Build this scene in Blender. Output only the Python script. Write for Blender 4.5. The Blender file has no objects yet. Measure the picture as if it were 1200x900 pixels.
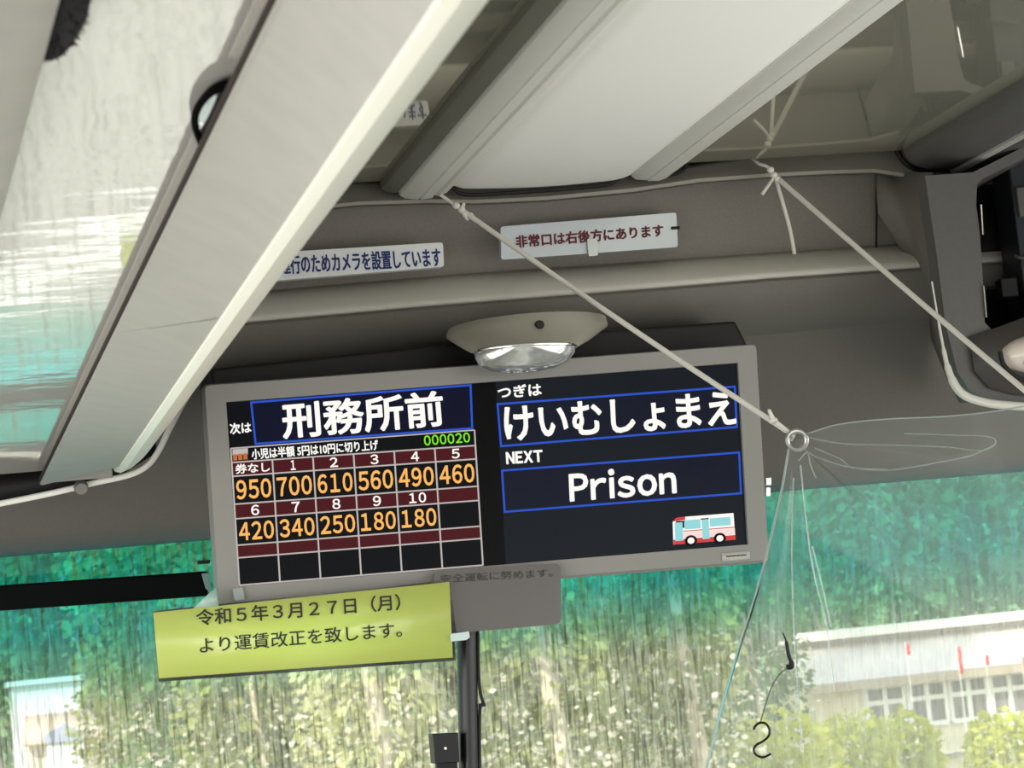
import bpy, bmesh, math, random
from mathutils import Vector, Matrix
random.seed(7)
SC = bpy.context.scene
COL = SC.collection

# ------------------------------------------------------------------ camera
ZC = 2.60                                   # eye height above the road (metres)
F = 3000.0                                  # focal length in pixels of a 1200 px wide frame
FWD_C = Vector((-660, -390, -F)).normalized()
ROLL = -0.07769601767535703
UP0 = Vector((math.sin(ROLL), math.cos(ROLL), 0))
XC = FWD_C.cross(UP0).normalized()
UC = XC.cross(FWD_C)
RM = Matrix((XC, FWD_C, UC))                # camera axes -> bus axes (x right, y forward, z up)
cam_data = bpy.data.cameras.new('camera')
cam_data.sensor_width = 36.0
cam_data.lens = 36.0 * F / 1200.0
cam_data.clip_start = 0.02
cam_data.clip_end = 600
cam_data.dof.use_dof = True
cam_data.dof.focus_distance = 3.1
cam_data.dof.aperture_fstop = 26.0
cam = bpy.data.objects.new('camera', cam_data)
COL.objects.link(cam)
cam.matrix_world = Matrix.Translation((0, 0, ZC)) @ RM.to_4x4()
SC.camera = cam

# ------------------------------------------------------------------ world, sun, exposure
SC.view_settings.view_transform = 'Standard'
SC.view_settings.look = 'None'
SC.view_settings.gamma = 1
SC.view_settings.use_curve_mapping = False
SC.view_settings.exposure = 0.0
SKY_STRENGTH = 2.6
SUN_ENERGY = 5.0
world = bpy.data.worlds.new('sky')
SC.world = world
world.use_nodes = True
wn = world.node_tree.nodes
wn.clear()
w_tc = wn.new('ShaderNodeTexCoord')
w_sep = wn.new('ShaderNodeSeparateXYZ')
w_cr = wn.new('ShaderNodeValToRGB')
w_bg = wn.new('ShaderNodeBackground')
w_out = wn.new('ShaderNodeOutputWorld')
wl = world.node_tree.links
wl.new(w_tc.outputs['Generated'], w_sep.inputs[0])
wl.new(w_sep.outputs['Z'], w_cr.inputs[0])
wl.new(w_cr.outputs[0], w_bg.inputs[0])
wl.new(w_bg.outputs[0], w_out.inputs[0])
w_cr.color_ramp.elements[0].position = 0.0
w_cr.color_ramp.elements[0].color = (1.0, 0.98, 0.93, 1)
w_cr.color_ramp.elements[1].position = 0.6
w_cr.color_ramp.elements[1].color = (0.72, 0.84, 1.0, 1)
w_bg.inputs[1].default_value = SKY_STRENGTH
sun = bpy.data.lights.new('sun', 'SUN')
sun.energy = SUN_ENERGY
sun.angle = 0.05
sun.color = (1.0, 0.95, 0.86)
sun_o = bpy.data.objects.new('sun', sun)
COL.objects.link(sun_o)
sun_o.rotation_euler = Vector((0.75, 0.75, -0.8)).to_track_quat('-Z', 'Y').to_euler()

# area lamps added at the side window openings, boosting daylight to brighten the interior
FILL_WATTS = 34.0
for side, x in (('left', -0.44), ('right', 1.99)):
    a_l = bpy.data.lights.new('daylight_fill_' + side, 'AREA')
    a_l.shape = 'RECTANGLE'
    a_l.size, a_l.size_y = 5.0, 0.8
    a_l.energy = FILL_WATTS
    a_l.color = (1.0, 0.99, 0.97)
    a_o = bpy.data.objects.new('daylight_fill_' + side, a_l)
    COL.objects.link(a_o)
    a_o.location = (x, 0.2, ZC - 0.08)
    a_o.rotation_euler = Vector((1 if x < 0 else -1, 0, 0.55)).to_track_quat('-Z', 'Y').to_euler()


# ------------------------------------------------------------------ helpers: points
def ray(u, v):
    return RM @ Vector((u - 600, -(v - 450), -F))


def P(u, v, Y):
    d = ray(u, v)
    d = d * (Y / d.y)
    return Vector((d.x, d.y, d.z + ZC))


def interp(line, u):
    if u <= line[0][0]:
        a, b = line[0], line[1]
    elif u >= line[-1][0]:
        a, b = line[-2], line[-1]
    else:
        for a, b in zip(line, line[1:]):
            if a[0] <= u <= b[0]:
                break
    return a[1] + (b[1] - a[1]) * (u - a[0]) / (b[0] - a[0])


def smooth_path(pts, n=8):
    """Catmull-Rom through the points"""
    pts = [Vector(p) for p in pts]
    out = []
    for i in range(len(pts) - 1):
        p0 = pts[max(i - 1, 0)]
        p1, p2 = pts[i], pts[i + 1]
        p3 = pts[min(i + 2, len(pts) - 1)]
        for k in range(n):
            t = k / n
            out.append(0.5 * ((2 * p1) + (p2 - p0) * t + (2 * p0 - 5 * p1 + 4 * p2 - p3) * t * t + (3 * p1 - p0 - 3 * p2 + p3) * t ** 3))
    out.append(pts[-1])
    return out


# ------------------------------------------------------------------ helpers: materials
def lin(c):
    return tuple(((x / 255) / 12.92 if x / 255 <= 0.04045 else (((x / 255) + 0.055) / 1.055) ** 2.4) for x in c) + (1.0,)


MATS = {}


def mat(name, rgb, rough=0.6, metal=0.0, spec=0.4, noise=0.0, scale=60.0, bump=0.0, coat=0.0, emit=0.0, stretch=None):
    if name in MATS:
        return MATS[name]
    m = bpy.data.materials.new(name)
    m.use_nodes = True
    n, l = m.node_tree.nodes, m.node_tree.links
    b = n['Principled BSDF']
    b.inputs['Base Color'].default_value = lin(rgb)
    b.inputs['Roughness'].default_value = rough
    b.inputs['Metallic'].default_value = metal
    b.inputs['Specular IOR Level'].default_value = spec
    b.inputs['Coat Weight'].default_value = coat
    b.inputs['Coat Roughness'].default_value = 0.05
    if emit:
        b.inputs['Emission Color'].default_value = lin(rgb)
        b.inputs['Emission Strength'].default_value = emit
    if noise or bump:
        tc = n.new('ShaderNodeTexCoord')
        mp = n.new('ShaderNodeMapping')
        nz = n.new('ShaderNodeTexNoise')
        nz.inputs['Scale'].default_value = scale
        nz.inputs['Detail'].default_value = 4
        if stretch:
            mp.inputs['Scale'].default_value = stretch
        l.new(tc.outputs['Object'], mp.inputs[0])
        l.new(mp.outputs[0], nz.inputs['Vector'])
        if noise:
            cr = n.new('ShaderNodeValToRGB')
            c = lin(rgb)
            cr.color_ramp.elements[0].position = 0.3
            cr.color_ramp.elements[1].position = 0.7
            cr.color_ramp.elements[0].color = tuple(x * (1 - noise) for x in c[:3]) + (1,)
            cr.color_ramp.elements[1].color = tuple(min(1, x * (1 + noise)) for x in c[:3]) + (1,)
            l.new(nz.outputs['Fac'], cr.inputs[0])
            l.new(cr.outputs[0], b.inputs['Base Color'])
        if bump:
            bp = n.new('ShaderNodeBump')
            bp.inputs['Strength'].default_value = bump
            bp.inputs['Distance'].default_value = 0.002
            l.new(nz.outputs['Fac'], bp.inputs['Height'])
            l.new(bp.outputs[0], b.inputs['Normal'])
    MATS[name] = m
    return m


def shader(name):
    m = bpy.data.materials.new(name)
    m.use_nodes = True
    n = m.node_tree.nodes
    n.clear()
    out = n.new('ShaderNodeOutputMaterial')
    MATS[name] = m
    return m, n, m.node_tree.links, out


def led(name, rgb, s=1.0):
    """light given off by a screen pixel"""
    m, n, l, out = shader(name)
    e = n.new('ShaderNodeEmission')
    e.inputs[0].default_value = lin(rgb)
    e.inputs[1].default_value = s
    g = n.new('ShaderNodeBsdfGlossy')
    g.inputs[0].default_value = (0.006, 0.006, 0.006, 1)
    g.inputs[1].default_value = 0.25
    a = n.new('ShaderNodeAddShader')
    l.new(e.outputs[0], a.inputs[0])
    l.new(g.outputs[0], a.inputs[1])
    l.new(a.outputs[0], out.inputs[0])
    return m


# ------------------------------------------------------------------ helpers: meshes
class MB:
    def __init__(s):
        s.v, s.f = [], []

    def add(s, vs, fs):
        o = len(s.v)
        s.v += [tuple(p) for p in vs]
        s.f += [tuple(i + o for i in f) for f in fs]
        return s

    def grid(s, rows, closed=False):
        n = len(rows[0])
        vs = [p for r in rows for p in r]
        fs = []
        for i in range(len(rows) - 1):
            for j in range(n if closed else n - 1):
                k = (j + 1) % n
                fs.append((i * n + j, i * n + k, (i + 1) * n + k, (i + 1) * n + j))
        return s.add(vs, fs)

    def box(s, c, h, rot=None):
        c = Vector(c)
        vs = []
        for dz in (-1, 1):
            for dx, dy in ((-1, -1), (1, -1), (1, 1), (-1, 1)):
                p = Vector((dx * h[0], dy * h[1], dz * h[2]))
                vs.append(c + (rot @ p if rot else p))
        return s.add(vs, [(3, 2, 1, 0), (4, 5, 6, 7), (0, 1, 5, 4), (1, 2, 6, 5), (2, 3, 7, 6), (3, 0, 4, 7)])

    def tube(s, pts, r, n=10, caps=True):
        pts = [Vector(p) for p in pts]
        rows = []
        ref = None
        for i, p in enumerate(pts):
            t = (pts[min(i + 1, len(pts) - 1)] - pts[max(i - 1, 0)]).normalized()
            if ref is None:
                ref = t.orthogonal().normalized()
            ref = (ref - t * ref.dot(t)).normalized()
            b = t.cross(ref)
            rr = r[i] if isinstance(r, (list, tuple)) else r
            rows.append([p + (ref * math.cos(2 * math.pi * k / n) + b * math.sin(2 * math.pi * k / n)) * rr for k in range(n)])
        s.grid(rows, True)
        if caps:
            o = len(s.v)
            s.f.append(tuple(range(o - n, o)))
            s.f.append(tuple(reversed(range(o - n * len(rows), o - n * len(rows) + n))))
        return s

    def prism(s, loop, d):
        """closed loop of points pushed along the vector d"""
        n = len(loop)
        loop = [Vector(p) for p in loop]
        d = Vector(d)
        vs = loop + [p + d for p in loop]
        fs = [tuple(range(n)), tuple(reversed(range(n, 2 * n)))]
        fs += [(i, i + n, (i + 1) % n + n, (i + 1) % n) for i in range(n)]
        return s.add(vs, fs)

    def build(s, name, m, parent=None, smooth=True, bevel=0.0, solid=0.0, angle=35, sub=0):
        me = bpy.data.meshes.new(name)
        me.from_pydata(s.v, [], s.f)
        bm = bmesh.new()
        bm.from_mesh(me)
        bmesh.ops.recalc_face_normals(bm, faces=bm.faces)
        bm.to_mesh(me)
        bm.free()
        o = bpy.data.objects.new(name, me)
        COL.objects.link(o)
        me.materials.append(m)
        if parent is not None:
            o.parent = parent
            o.matrix_parent_inverse = world_of(parent).inverted()
        if solid:
            md = o.modifiers.new('thickness', 'SOLIDIFY')
            md.thickness = abs(solid)
            md.offset = 1 if solid > 0 else -1
        if bevel:
            md = o.modifiers.new('round', 'BEVEL')
            md.width = bevel
            md.segments = 3
            md.limit_method = 'ANGLE'
        if sub:
            md = o.modifiers.new('sub', 'SUBSURF')
            md.levels = md.render_levels = sub
        if smooth:
            me.polygons.foreach_set('use_smooth', [True] * len(me.polygons))
            me.set_sharp_from_angle(angle=math.radians(angle))
        return o


def world_of(o):
    m = o.matrix_basis.copy()
    while o.parent is not None:
        m = o.parent.matrix_basis @ o.matrix_parent_inverse @ m
        o = o.parent
    return m


def tag(o, label, cat, group=None, kind=None):
    o['label'] = label
    o['category'] = cat
    if group:
        o['group'] = group
    if kind:
        o['kind'] = kind
    return o


def thing(name, loc, label, cat, group=None):
    o = bpy.data.objects.new(name, None)
    COL.objects.link(o)
    o.location = loc
    o.empty_display_size = 0.02
    return tag(o, label, cat, group)


def struct(o):
    o['kind'] = 'structure'
    return o


class Plane:
    """a flat thing in the bus: pixels of the photo meet its plane"""
    def __init__(s, tl, tr, bl):
        s.o = Vector(tl)
        s.ex = (Vector(tr) - s.o).normalized()
        n = s.ex.cross(Vector(bl) - s.o).normalized()
        s.n = n if n.y < 0 else -n          # towards the seats
        s.ey = s.n.cross(s.ex)
        if s.ey.z < 0:
            s.ey = -s.ey

    def at(s, u, v, d=0.0):
        r = ray(u, v)
        c = Vector((0, 0, ZC))
        t = (s.o - c).dot(s.n) / r.dot(s.n)
        return c + r * t + s.n * d


def quad(mb, pl, pts, d):
    vs = [pl.at(u, v, d) for u, v in pts]
    return mb.add(vs, [tuple(range(len(vs)))])


def outline(mb, pl, pts, w, d):
    """a drawn frame of width w pixels along a closed pixel loop"""
    c = Vector((sum(p[0] for p in pts) / len(pts), sum(p[1] for p in pts) / len(pts)))
    n = len(pts)
    inner = []
    for i in range(n):
        p = Vector(pts[i])
        a = (Vector(pts[i - 1]) - p).normalized()
        b = (Vector(pts[(i + 1) % n]) - p).normalized()
        inner.append(p + (a + b) * w)
    vs = [pl.at(u, v, d) for u, v in pts] + [pl.at(p[0], p[1], d) for p in inner]
    return mb.add(vs, [(i, (i + 1) % n, n + (i + 1) % n, n + i) for i in range(n)])


def line(mb, pl, a, b, w, d):
    a, b = Vector(a), Vector(b)
    t = (b - a).normalized()
    q = Vector((-t.y, t.x)) * w / 2
    return quad(mb, pl, [a - q, b - q, b + q, a + q], d)


_glyphs = {}


def glyphs(body, bold):
    key = (body, bold)
    if key not in _glyphs:
        cu = bpy.data.curves.new('lettering', 'FONT')
        cu.body = body
        cu.offset = bold
        cu.resolution_u = 3
        o = bpy.data.objects.new('lettering', cu)
        COL.objects.link(o)
        bpy.context.view_layer.update()
        dg = bpy.context.evaluated_depsgraph_get()
        me = bpy.data.meshes.new_from_object(o.evaluated_get(dg))
        vs = [v.co.copy() for v in me.vertices]
        fs = [tuple(p.vertices) for p in me.polygons]
        bpy.data.objects.remove(o)
        bpy.data.curves.remove(cu)
        bpy.data.meshes.remove(me)
        _glyphs[key] = (vs, fs)
    return _glyphs[key]


def gothic(body, bold, gap=0.10):
    """latin letters and digits in the gothic face, set closely"""
    vs, fs, x = [], [], 0.0
    for ch in body:
        if ch == ' ':
            x += 0.25
            continue
        gv, gf = glyphs(chr(ord(ch) + 0xFEE0), bold)
        a, b = min(v.x for v in gv), max(v.x for v in gv)
        pad = 0.08 if ch == '1' else 0.0
        o = len(vs)
        vs += [Vector((v.x - a + x + pad, v.y, 0)) for v in gv]
        fs += [tuple(i + o for i in f) for f in gf]
        x += b - a + gap + 2 * pad
    return vs, fs


def write(mb, pl, body, tl, bl, tr, d, bold=0.02):
    if all(33 <= ord(c) < 126 for c in body) and '~' not in body:
        vs, fs = gothic(body, bold)
    else:
        vs, fs = glyphs(body, bold)
    x0, x1 = min(v.x for v in vs), max(v.x for v in vs)
    y0, y1 = min(v.y for v in vs), max(v.y for v in vs)
    A, B, C = pl.at(*tl, d), pl.at(*bl, d), pl.at(*tr, d)
    out = [B + (C - A) * ((v.x - x0) / (x1 - x0)) + (A - B) * ((v.y - y0) / (y1 - y0)) for v in vs]
    return mb.add(out, fs)


# ------------------------------------------------------------------ materials
M_HEAD = mat('grey_headliner', (128, 123, 115), 0.75, noise=0.06, scale=300, bump=0.15)
M_LOW = mat('grey_panel', (108, 104, 97), 0.6, noise=0.04, scale=250)
M_RIDGE = mat('pale_grey_trim', (202, 199, 188), 0.45, noise=0.02)
M_PANEL = mat('grained_grey_plastic', (148, 145, 136), 0.42, noise=0.05, scale=40, bump=0.16, stretch=(0.7, 0.9, 1))
M_STRIP = mat('pale_plastic', (226, 224, 208), 0.3)
M_CREAM = mat('cream_roof_panel', (250, 248, 240), 0.5)
M_MOULD = mat('roof_moulding', (214, 212, 202), 0.4)
M_OLIVE = mat('dark_moulding', (104, 104, 92), 0.5)
M_DARK = mat('dark_grey_plastic', (86, 84, 80), 0.5, noise=0.05, scale=120)
M_BLACK = mat('black_rubber', (14, 13, 13), 0.6)
M_BROWN = mat('brown_seal', (46, 38, 35), 0.8, spec=0.1)
M_BEZEL = mat('grey_bezel', (136, 134, 128), 0.5)
M_WHITE = mat('white_trim', (236, 234, 224), 0.4)
M_CHROME = mat('chrome', (210, 210, 205), 0.12, 1.0)
M_CORD = mat('white_cord', (212, 209, 198), 0.8)


def glossy_panel(name, base, refl, rough, mixf):
    m, n, l, out = shader(name)
    d = n.new('ShaderNodeBsdfDiffuse')
    d.inputs[0].default_value = lin(base)
    g = n.new('ShaderNodeBsdfGlossy')
    g.inputs[0].default_value = lin(refl)
    g.inputs[1].default_value = rough
    mx = n.new('ShaderNodeMixShader')
    mx.inputs[0].default_value = mixf
    l.new(d.outputs[0], mx.inputs[1])
    l.new(g.outputs[0], mx.inputs[2])
    l.new(mx.outputs[0], out.inputs[0])
    return m


M_SMOKE = glossy_panel('glossy_smoke_roof', (140, 138, 124), (240, 238, 224), 0.04, 0.55)
M_RACKGLOSS = glossy_panel('glossy_cream_underside', (236, 232, 222), (250, 248, 242), 0.05, 0.68)
rg_n, rg_l = M_RACKGLOSS.node_tree.nodes, M_RACKGLOSS.node_tree.links
rg_t, rg_m, rg_z, rg_b = rg_n.new('ShaderNodeTexCoord'), rg_n.new('ShaderNodeMapping'), rg_n.new('ShaderNodeTexNoise'), rg_n.new('ShaderNodeBump')
rg_m.inputs['Scale'].default_value = (5, 9, 1)
rg_z.inputs['Scale'].default_value = 2.0
rg_z.inputs['Detail'].default_value = 3
rg_b.inputs['Strength'].default_value = 0.18
rg_b.inputs['Distance'].default_value = 0.003
rg_l.new(rg_t.outputs['Object'], rg_m.inputs[0])
rg_l.new(rg_m.outputs[0], rg_z.inputs['Vector'])
rg_l.new(rg_z.outputs['Fac'], rg_b.inputs['Height'])
for nd in rg_n:
    if nd.type == 'BSDF_GLOSSY':
        rg_l.new(rg_b.outputs[0], nd.inputs['Normal'])

# ------------------------------------------------------------------ bus shell
def extrude_y(profile, y0, y1, ny=2, lean=None):
    out = []
    for y in (y0, y0 + 0.003, y1 - 0.003, y1):
        out.append([Vector((x + (lean(x, y) if lean else 0), y, ZC + z)) for x, z in profile])
    return out


def lean_in(x, y):
    """the inner edge of the left rack runs slightly askew"""
    return 0.0095 * (3.14 - y) if x < 0.18 else 0.0


def lean_out(x, y):
    return -0.030 * (y - 1.0) if x > 0 else 0.0



YE = 3.14                                   # where roof and racks stop, at the front header
YB = -2.5                                   # as far back as the roof is built

# floor, side walls: low panels and pillars, the window openings between them stay open
mb = MB().box((0.775, 0.6, ZC - 1.40), (1.275, 3.2, 0.04))
struct(mb.build('floor', mat('grey_floor', (170, 168, 162), 0.7)))
mb = MB().box((-0.47, 0.6, ZC - 0.95), (0.03, 3.2, 0.42)).box((-0.47, 0.6, ZC + 0.56), (0.03, 3.2, 0.14))
for y in (-2.4, -0.6, 1.2, 3.2):
    mb.box((-0.47, y, ZC - 0.05), (0.03, 0.05, 0.5))
struct(mb.build('wall_left', M_LOW))
mb = MB().box((2.02, 0.6, ZC - 0.95), (0.03, 3.2, 0.42)).box((2.02, 0.6, ZC + 0.56), (0.03, 3.2, 0.14))
for y in (-2.4, -0.6, 1.2, 2.9):
    mb.box((2.02, y, ZC - 0.05), (0.03, 0.05, 0.5))
struct(mb.build('wall_right', M_LOW))

# roof: glossy smoke panels each side of a cream centre panel with mouldings
struct(MB().grid(extrude_y([(-0.5, 0.70), (2.05, 0.70)], YB, 3.6)).build('ceiling', M_LOW, solid=0.03))
struct(MB().grid(extrude_y([(0.1, 0.615), (0.592, 0.615)], YB, YE)).build('trim_1', M_SMOKE, solid=0.006, smooth=False))
struct(MB().grid(extrude_y([(0.960, 0.615), (1.30, 0.615)], YB, YE)).build('trim_2', M_SMOKE, solid=0.006, smooth=False))


def arc(x0, x1, zb, drop, n=10, ex=2.0):
    return [(x0 + (x1 - x0) * i / n, zb - drop * (1 - abs(2 * i / n - 1) ** ex)) for i in range(n + 1)]


struct(MB().grid(extrude_y([(0.582, 0.622), (0.584, 0.606), (0.590, 0.602), (0.603, 0.600), (0.606, 0.612)], YB, YE + .01)).build('trim_3', M_OLIVE, solid=0.004))
prof = [(0.604, 0.625), (0.604, 0.605), (0.607, 0.597), (0.613, 0.593), (0.630, 0.590), (0.632, 0.5925), (0.634, 0.590), (0.648, 0.591), (0.652, 0.595), (0.656, 0.593), (0.668, 0.597), (0.674, 0.603), (0.676, 0.612)]
struct(MB().grid(extrude_y(prof, YB, YE + .012)).build('trim_4', M_MOULD, solid=0.004))
prof = [(0.668, 0.612), (0.676, 0.606), (0.69, 0.601)] + [(0.70 + 0.19 * i / 8, 0.600 - 0.003 * math.sin(math.pi * i / 8)) for i in range(9)] + [(0.902, 0.602), (0.914, 0.606), (0.925, 0.612)]
struct(MB().grid(extrude_y(prof, YB, YE + .012)).build('trim_5', M_CREAM, solid=0.004))
prof = [(0.915, 0.618), (0.917, 0.606), (0.921, 0.603), (0.932, 0.601), (0.934, 0.604), (0.937, 0.600), (0.95, 0.5995), (0.958, 0.602), (0.964, 0.607), (0.967, 0.618)]
struct(MB().grid(extrude_y(prof, YB, YE + .012)).build('trim_6', M_MOULD, solid=0.004))
# black tube drawn for the dark gap between roof panels and the header
vt = [(380, 212), (420, 208), (455, 206), (462, 216), (470, 224), (490, 225), (510, 219), (530, 220), (545, 228), (600, 226), (700, 218), (720, 213), (737, 203), (753, 202), (762, 205), (783, 205), (800, 200), (823, 181), (940, 174), (1047, 168)]
struct(MB().tube(smooth_path([P(u, v, 3.152) for u, v in vt], 4), 0.0026, 8).build('trim_7', M_BLACK))

# ---- front header, lofted from the roof lip down to the windscreen
LU = [-160, -60, 60, 180, 250, 330, 420, 500, 560, 640, 740, 820, 905, 970, 1025, 1060, 1100, 1160, 1240, 1330]
lip_t = [(300, 215), (400, 210), (520, 212), (700, 206), (800, 198), (850, 180), (1050, 168), (1100, 172)]
lip_b = [(300, 252), (400, 243), (450, 236), (543, 239), (667, 233), (733, 226), (800, 215), (867, 209), (1000, 202), (1040, 202), (1070, 210), (1120, 210)]
face_b = [(300, 350), (400, 341), (560, 328), (820, 310), (1025, 296), (1100, 292)]
crease = [(288, 380), (400, 370), (500, 361), (740, 342), (905, 328), (1075, 316)]
under = [(250, 430), (400, 414), (560, 396), (690, 387), (860, 372), (1075, 352)]
low_b = [(0, 624), (243, 602), (905, 548), (1200, 526)]
edge = [(0, 648), (243, 628), (905, 572), (1200, 548)]


def row(ln, Y, dv=0):
    return [P(u, interp(ln, u) + dv, Y) for u in LU]


struct(MB().grid([row(lip_t, 3.19), row(lip_t, 3.185, 6), row(lip_b, 3.165, -8), row(lip_b, 3.160, -4), row(lip_b, 3.162), row(lip_b, 3.18, 2)]).build('trim_8', mat('grey_lip', (140, 136, 124), 0.45), solid=0.006))
struct(MB().grid([row(lip_b, 3.19, -2), row(face_b, 3.25, -8), row(face_b, 3.25, -2)]).build('wall_front', M_HEAD, solid=0.008))
struct(MB().grid([row(face_b, 3.255, -4), row(face_b, 3.235, 1), row(face_b, 3.215, 5), row(crease, 3.190, -6), row(crease, 3.186, -1)]).build('trim_9', M_RIDGE, solid=0.006))
struct(MB().grid([row(crease, 3.215, -8), row(crease, 3.194, 0.0), row(crease, 3.185, 4), row(crease, 3.188, 12), row(crease, 3.194, 22), row(under, 3.203, -8), row(under, 3.217, 4), row(under, 3.26, 20), row(low_b, 3.37), row(low_b, 3.385, 12), row(edge, 3.41, -3), row(edge, 3.425, 0)]).build('trim_10', M_LOW, solid=0.006))
struct(MB().grid([row(edge, 3.428, -3), row(edge, 3.426, 3)]).build('trim_11', M_BROWN, solid=0.004))
# seams in the header at its right end
struct(MB().tube([P(1027, 203, 3.195), P(1027, 300, 3.245)], 0.0014).build('trim_12', M_BLACK))
# rounded corner post between header and right console
cp = [(1028, 1060, 1078, 1092), (1030, 1064, 1082, 1098), (1060, 1080, 1092, 1104), (1082, 1094, 1104, 1112), (1092, 1104, 1114, 1122), (1108, 1118, 1128, 1136), (1124, 1134, 1144, 1152)]
cv = [202, 250, 300, 350, 400, 440, 472]
rows = []
for us4, v in zip(cp, cv):
    a, b, c, d = us4
    y0_ = 3.178 if v < 290 else 3.215 if v < 330 else 3.27
    rows.append([P(a, v, y0_), P((a + b) / 2, v, (y0_ + 3.16) / 2 + .012), P(b, v, 3.16), P(c, v, 3.10), P(d, v, 3.06), P(d + 4, v, 3.10)])
struct(MB().grid(rows).build('wall_corner', M_LOW, solid=0.006, angle=60))

# ---- left luggage rack duct above the seats
LAB = 'trim_13'
und = extrude_y([(0.03, 0.280), (0.205, 0.280)], YB, YE - .03)
for r in und:
    for p in r:
        p.z += 0.020 * (YE - p.y)
struct(MB().grid(und).build('trim_13', M_RACKGLOSS, solid=0.006, smooth=False))
def edge_at(y, zf, u0, k):
    """where the photo's line u = u0 - k v meets the height zf at distance y"""
    if y < 0.7:
        a, b = edge_at(0.7, zf, u0, k), edge_at(1.0, zf, u0, k)
        return a + (b - a) * ((y - 0.7) / 0.3)
    lo, hi = -900.0, 835.0
    for _ in range(50):
        v = (lo + hi) / 2
        p = P(u0 - k * v, v, y)
        if p.z - ZC > zf(y):
            lo = v
        else:
            hi = v
    return p


def z_edge(y):
    return 0.2665 + 0.0195 * (YE - y)


def z_strip(y):
    return 0.258 + 0.020 * (YE - y)


def edge_a(y):
    return edge_at(y, z_edge, 325, 0.491)


def edge_s(y):
    return edge_at(y, z_strip, 70, 0.27)


YS_ = (YB, 0.0, 0.7, 1.0, 1.4, 1.8, 2.03, 2.3, 2.7, YE)
rack = thing('luggage_rack', (0.2, 0.5, ZC + 0.32), 'long grey overhead luggage rack edge running forward at the left above the seats', 'luggage rack')
YJ = 2.03


def crease_y(y):
    """the panel joints run a little backwards towards the edge strip"""
    return y - 0.20 * min(1.0, max(0.0, (y - 1.0) / 1.0)) + 0.018 * max(0.0, y - 2.0)


def rack_panel(y0, y1):
    rows_ = []
    ys = [y0, y0 + 0.003] + [y for y in YS_ if y0 + 0.01 < y < y1 - 0.01] + [y1 - 0.003, y1]
    for y in ys:
        e = edge_a(y)
        rows_.append([e + Vector(q) for q in ((0.030, 0, 0.045), (0.030, 0, 0.0065), (0.003, 0, 0.0062), (0.0004, 0, 0.003), (0.0012, 0, 0.0004), (0.004, 0, -0.0006))]
                     + [Vector((0.2125, crease_y(y), ZC + 0.265)), Vector((0.2130, crease_y(y), ZC + 0.275))])
    return MB().grid(rows_)


srows = []
for y in (YB, YB + .003) + YS_[1:-1] + (YE - .003, YE):
    e = edge_s(y)
    srows.append([Vector((-0.45, y, e.z - 0.002)), e + Vector((-0.012, 0, -0.002)), e + Vector((-0.003, 0, -0.0008)), e, e + Vector((0, 0, 0.016))])
struct(MB().grid(srows).build('trim_14', M_PANEL, solid=0.006))
mbp = rack_panel(YB, YJ - .0015)
mbp.build('panel', M_PANEL, rack, solid=0.004)
rack_panel(YJ + .0015, YE).build('panel', M_PANEL, rack, solid=0.004)
MB().tube([Vector((0.2142, YB, ZC + 0.2662)), Vector((0.2142, 3.0, ZC + 0.2662))], 0.0013, 6).build('seal', M_BROWN, rack)
MB().tube([edge_a(y) + Vector((0.0002, 0, 0.004)) for y in YS_], 0.0022, 8).build('seal', M_BROWN, rack)
mbp = MB()
pr = [(0.2145, 0.275), (0.2155, 0.2655), (0.219, 0.2645), (0.228, 0.268), (0.238, 0.275), (0.2445, 0.2835), (0.2475, 0.293), (0.248, 0.305)]
rowsS = extrude_y(pr, YB, 2.88, 2)
for yy, k in ((2.95, 0.97), (3.00, 0.9), (3.03, 0.75), (3.045, 0.5)):
    rowsS.append([Vector((0.2145 + (x - 0.2145) * k, yy, ZC + 0.275 + (z - 0.275) * k)) for x, z in pr])
mbp.grid(rowsS).build('edge_strip', M_STRIP, rack, solid=0.004)
MB().grid(extrude_y([(0.205, 0.285), (0.205, 0.40), (0.20, 0.42), (0.247, 0.40), (0.2475, 0.31)], YB, YE - .06)).build('casing', M_DARK, rack, solid=0.004)
MB().box((0.18, YE - 0.004, ZC + 0.285), (0.036, 0.003, 0.017)).build('end_cap', M_PANEL, rack, bevel=0.002)

# black end gap and white trim round the rack ends
trimpath = [P(-120, 612, 3.16), P(-20, 594, 3.16), P(60, 578, 3.16), P(110, 566, 3.16), P(150, 557, 3.16), P(172, 546, 3.16), P(186, 528, 3.16), P(200, 500, 3.16), P(225, 455, 3.17), P(262, 405, 3.18)]
struct(MB().tube(smooth_path(trimpath), 0.0038).build('trim_15', M_WHITE))
a = [P(-120, 572, 3.168), P(-20, 558, 3.168), P(60, 550, 3.168), P(140, 530, 3.168), P(180, 500, 3.168)]
b = [P(-120, 610, 3.168), P(-20, 592, 3.168), P(60, 576, 3.168), P(140, 558, 3.168), P(184, 530, 3.168)]
struct(MB().grid([a, b]).build('trim_16', M_BLACK, solid=0.004))
mb = MB()
mb.tube([P(95, 571, 3.155), P(95.5, 573, 3.145)], [0.009, 0.007], 14)
tag(mb.build('clip', mat('grey_clip', (120, 118, 112), 0.5)), 'small grey round clip on the white trim line under the rack end', 'clip')
mb = MB().tube([P(231, 492, 3.335), P(231, 492, 3.32)], [0.006, 0.004], 12)
tag(mb.build('rivet', mat('pale_rivet', (190, 188, 182), 0.4)), 'small pale rivet in dark panel left of the display', 'rivet')

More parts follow.
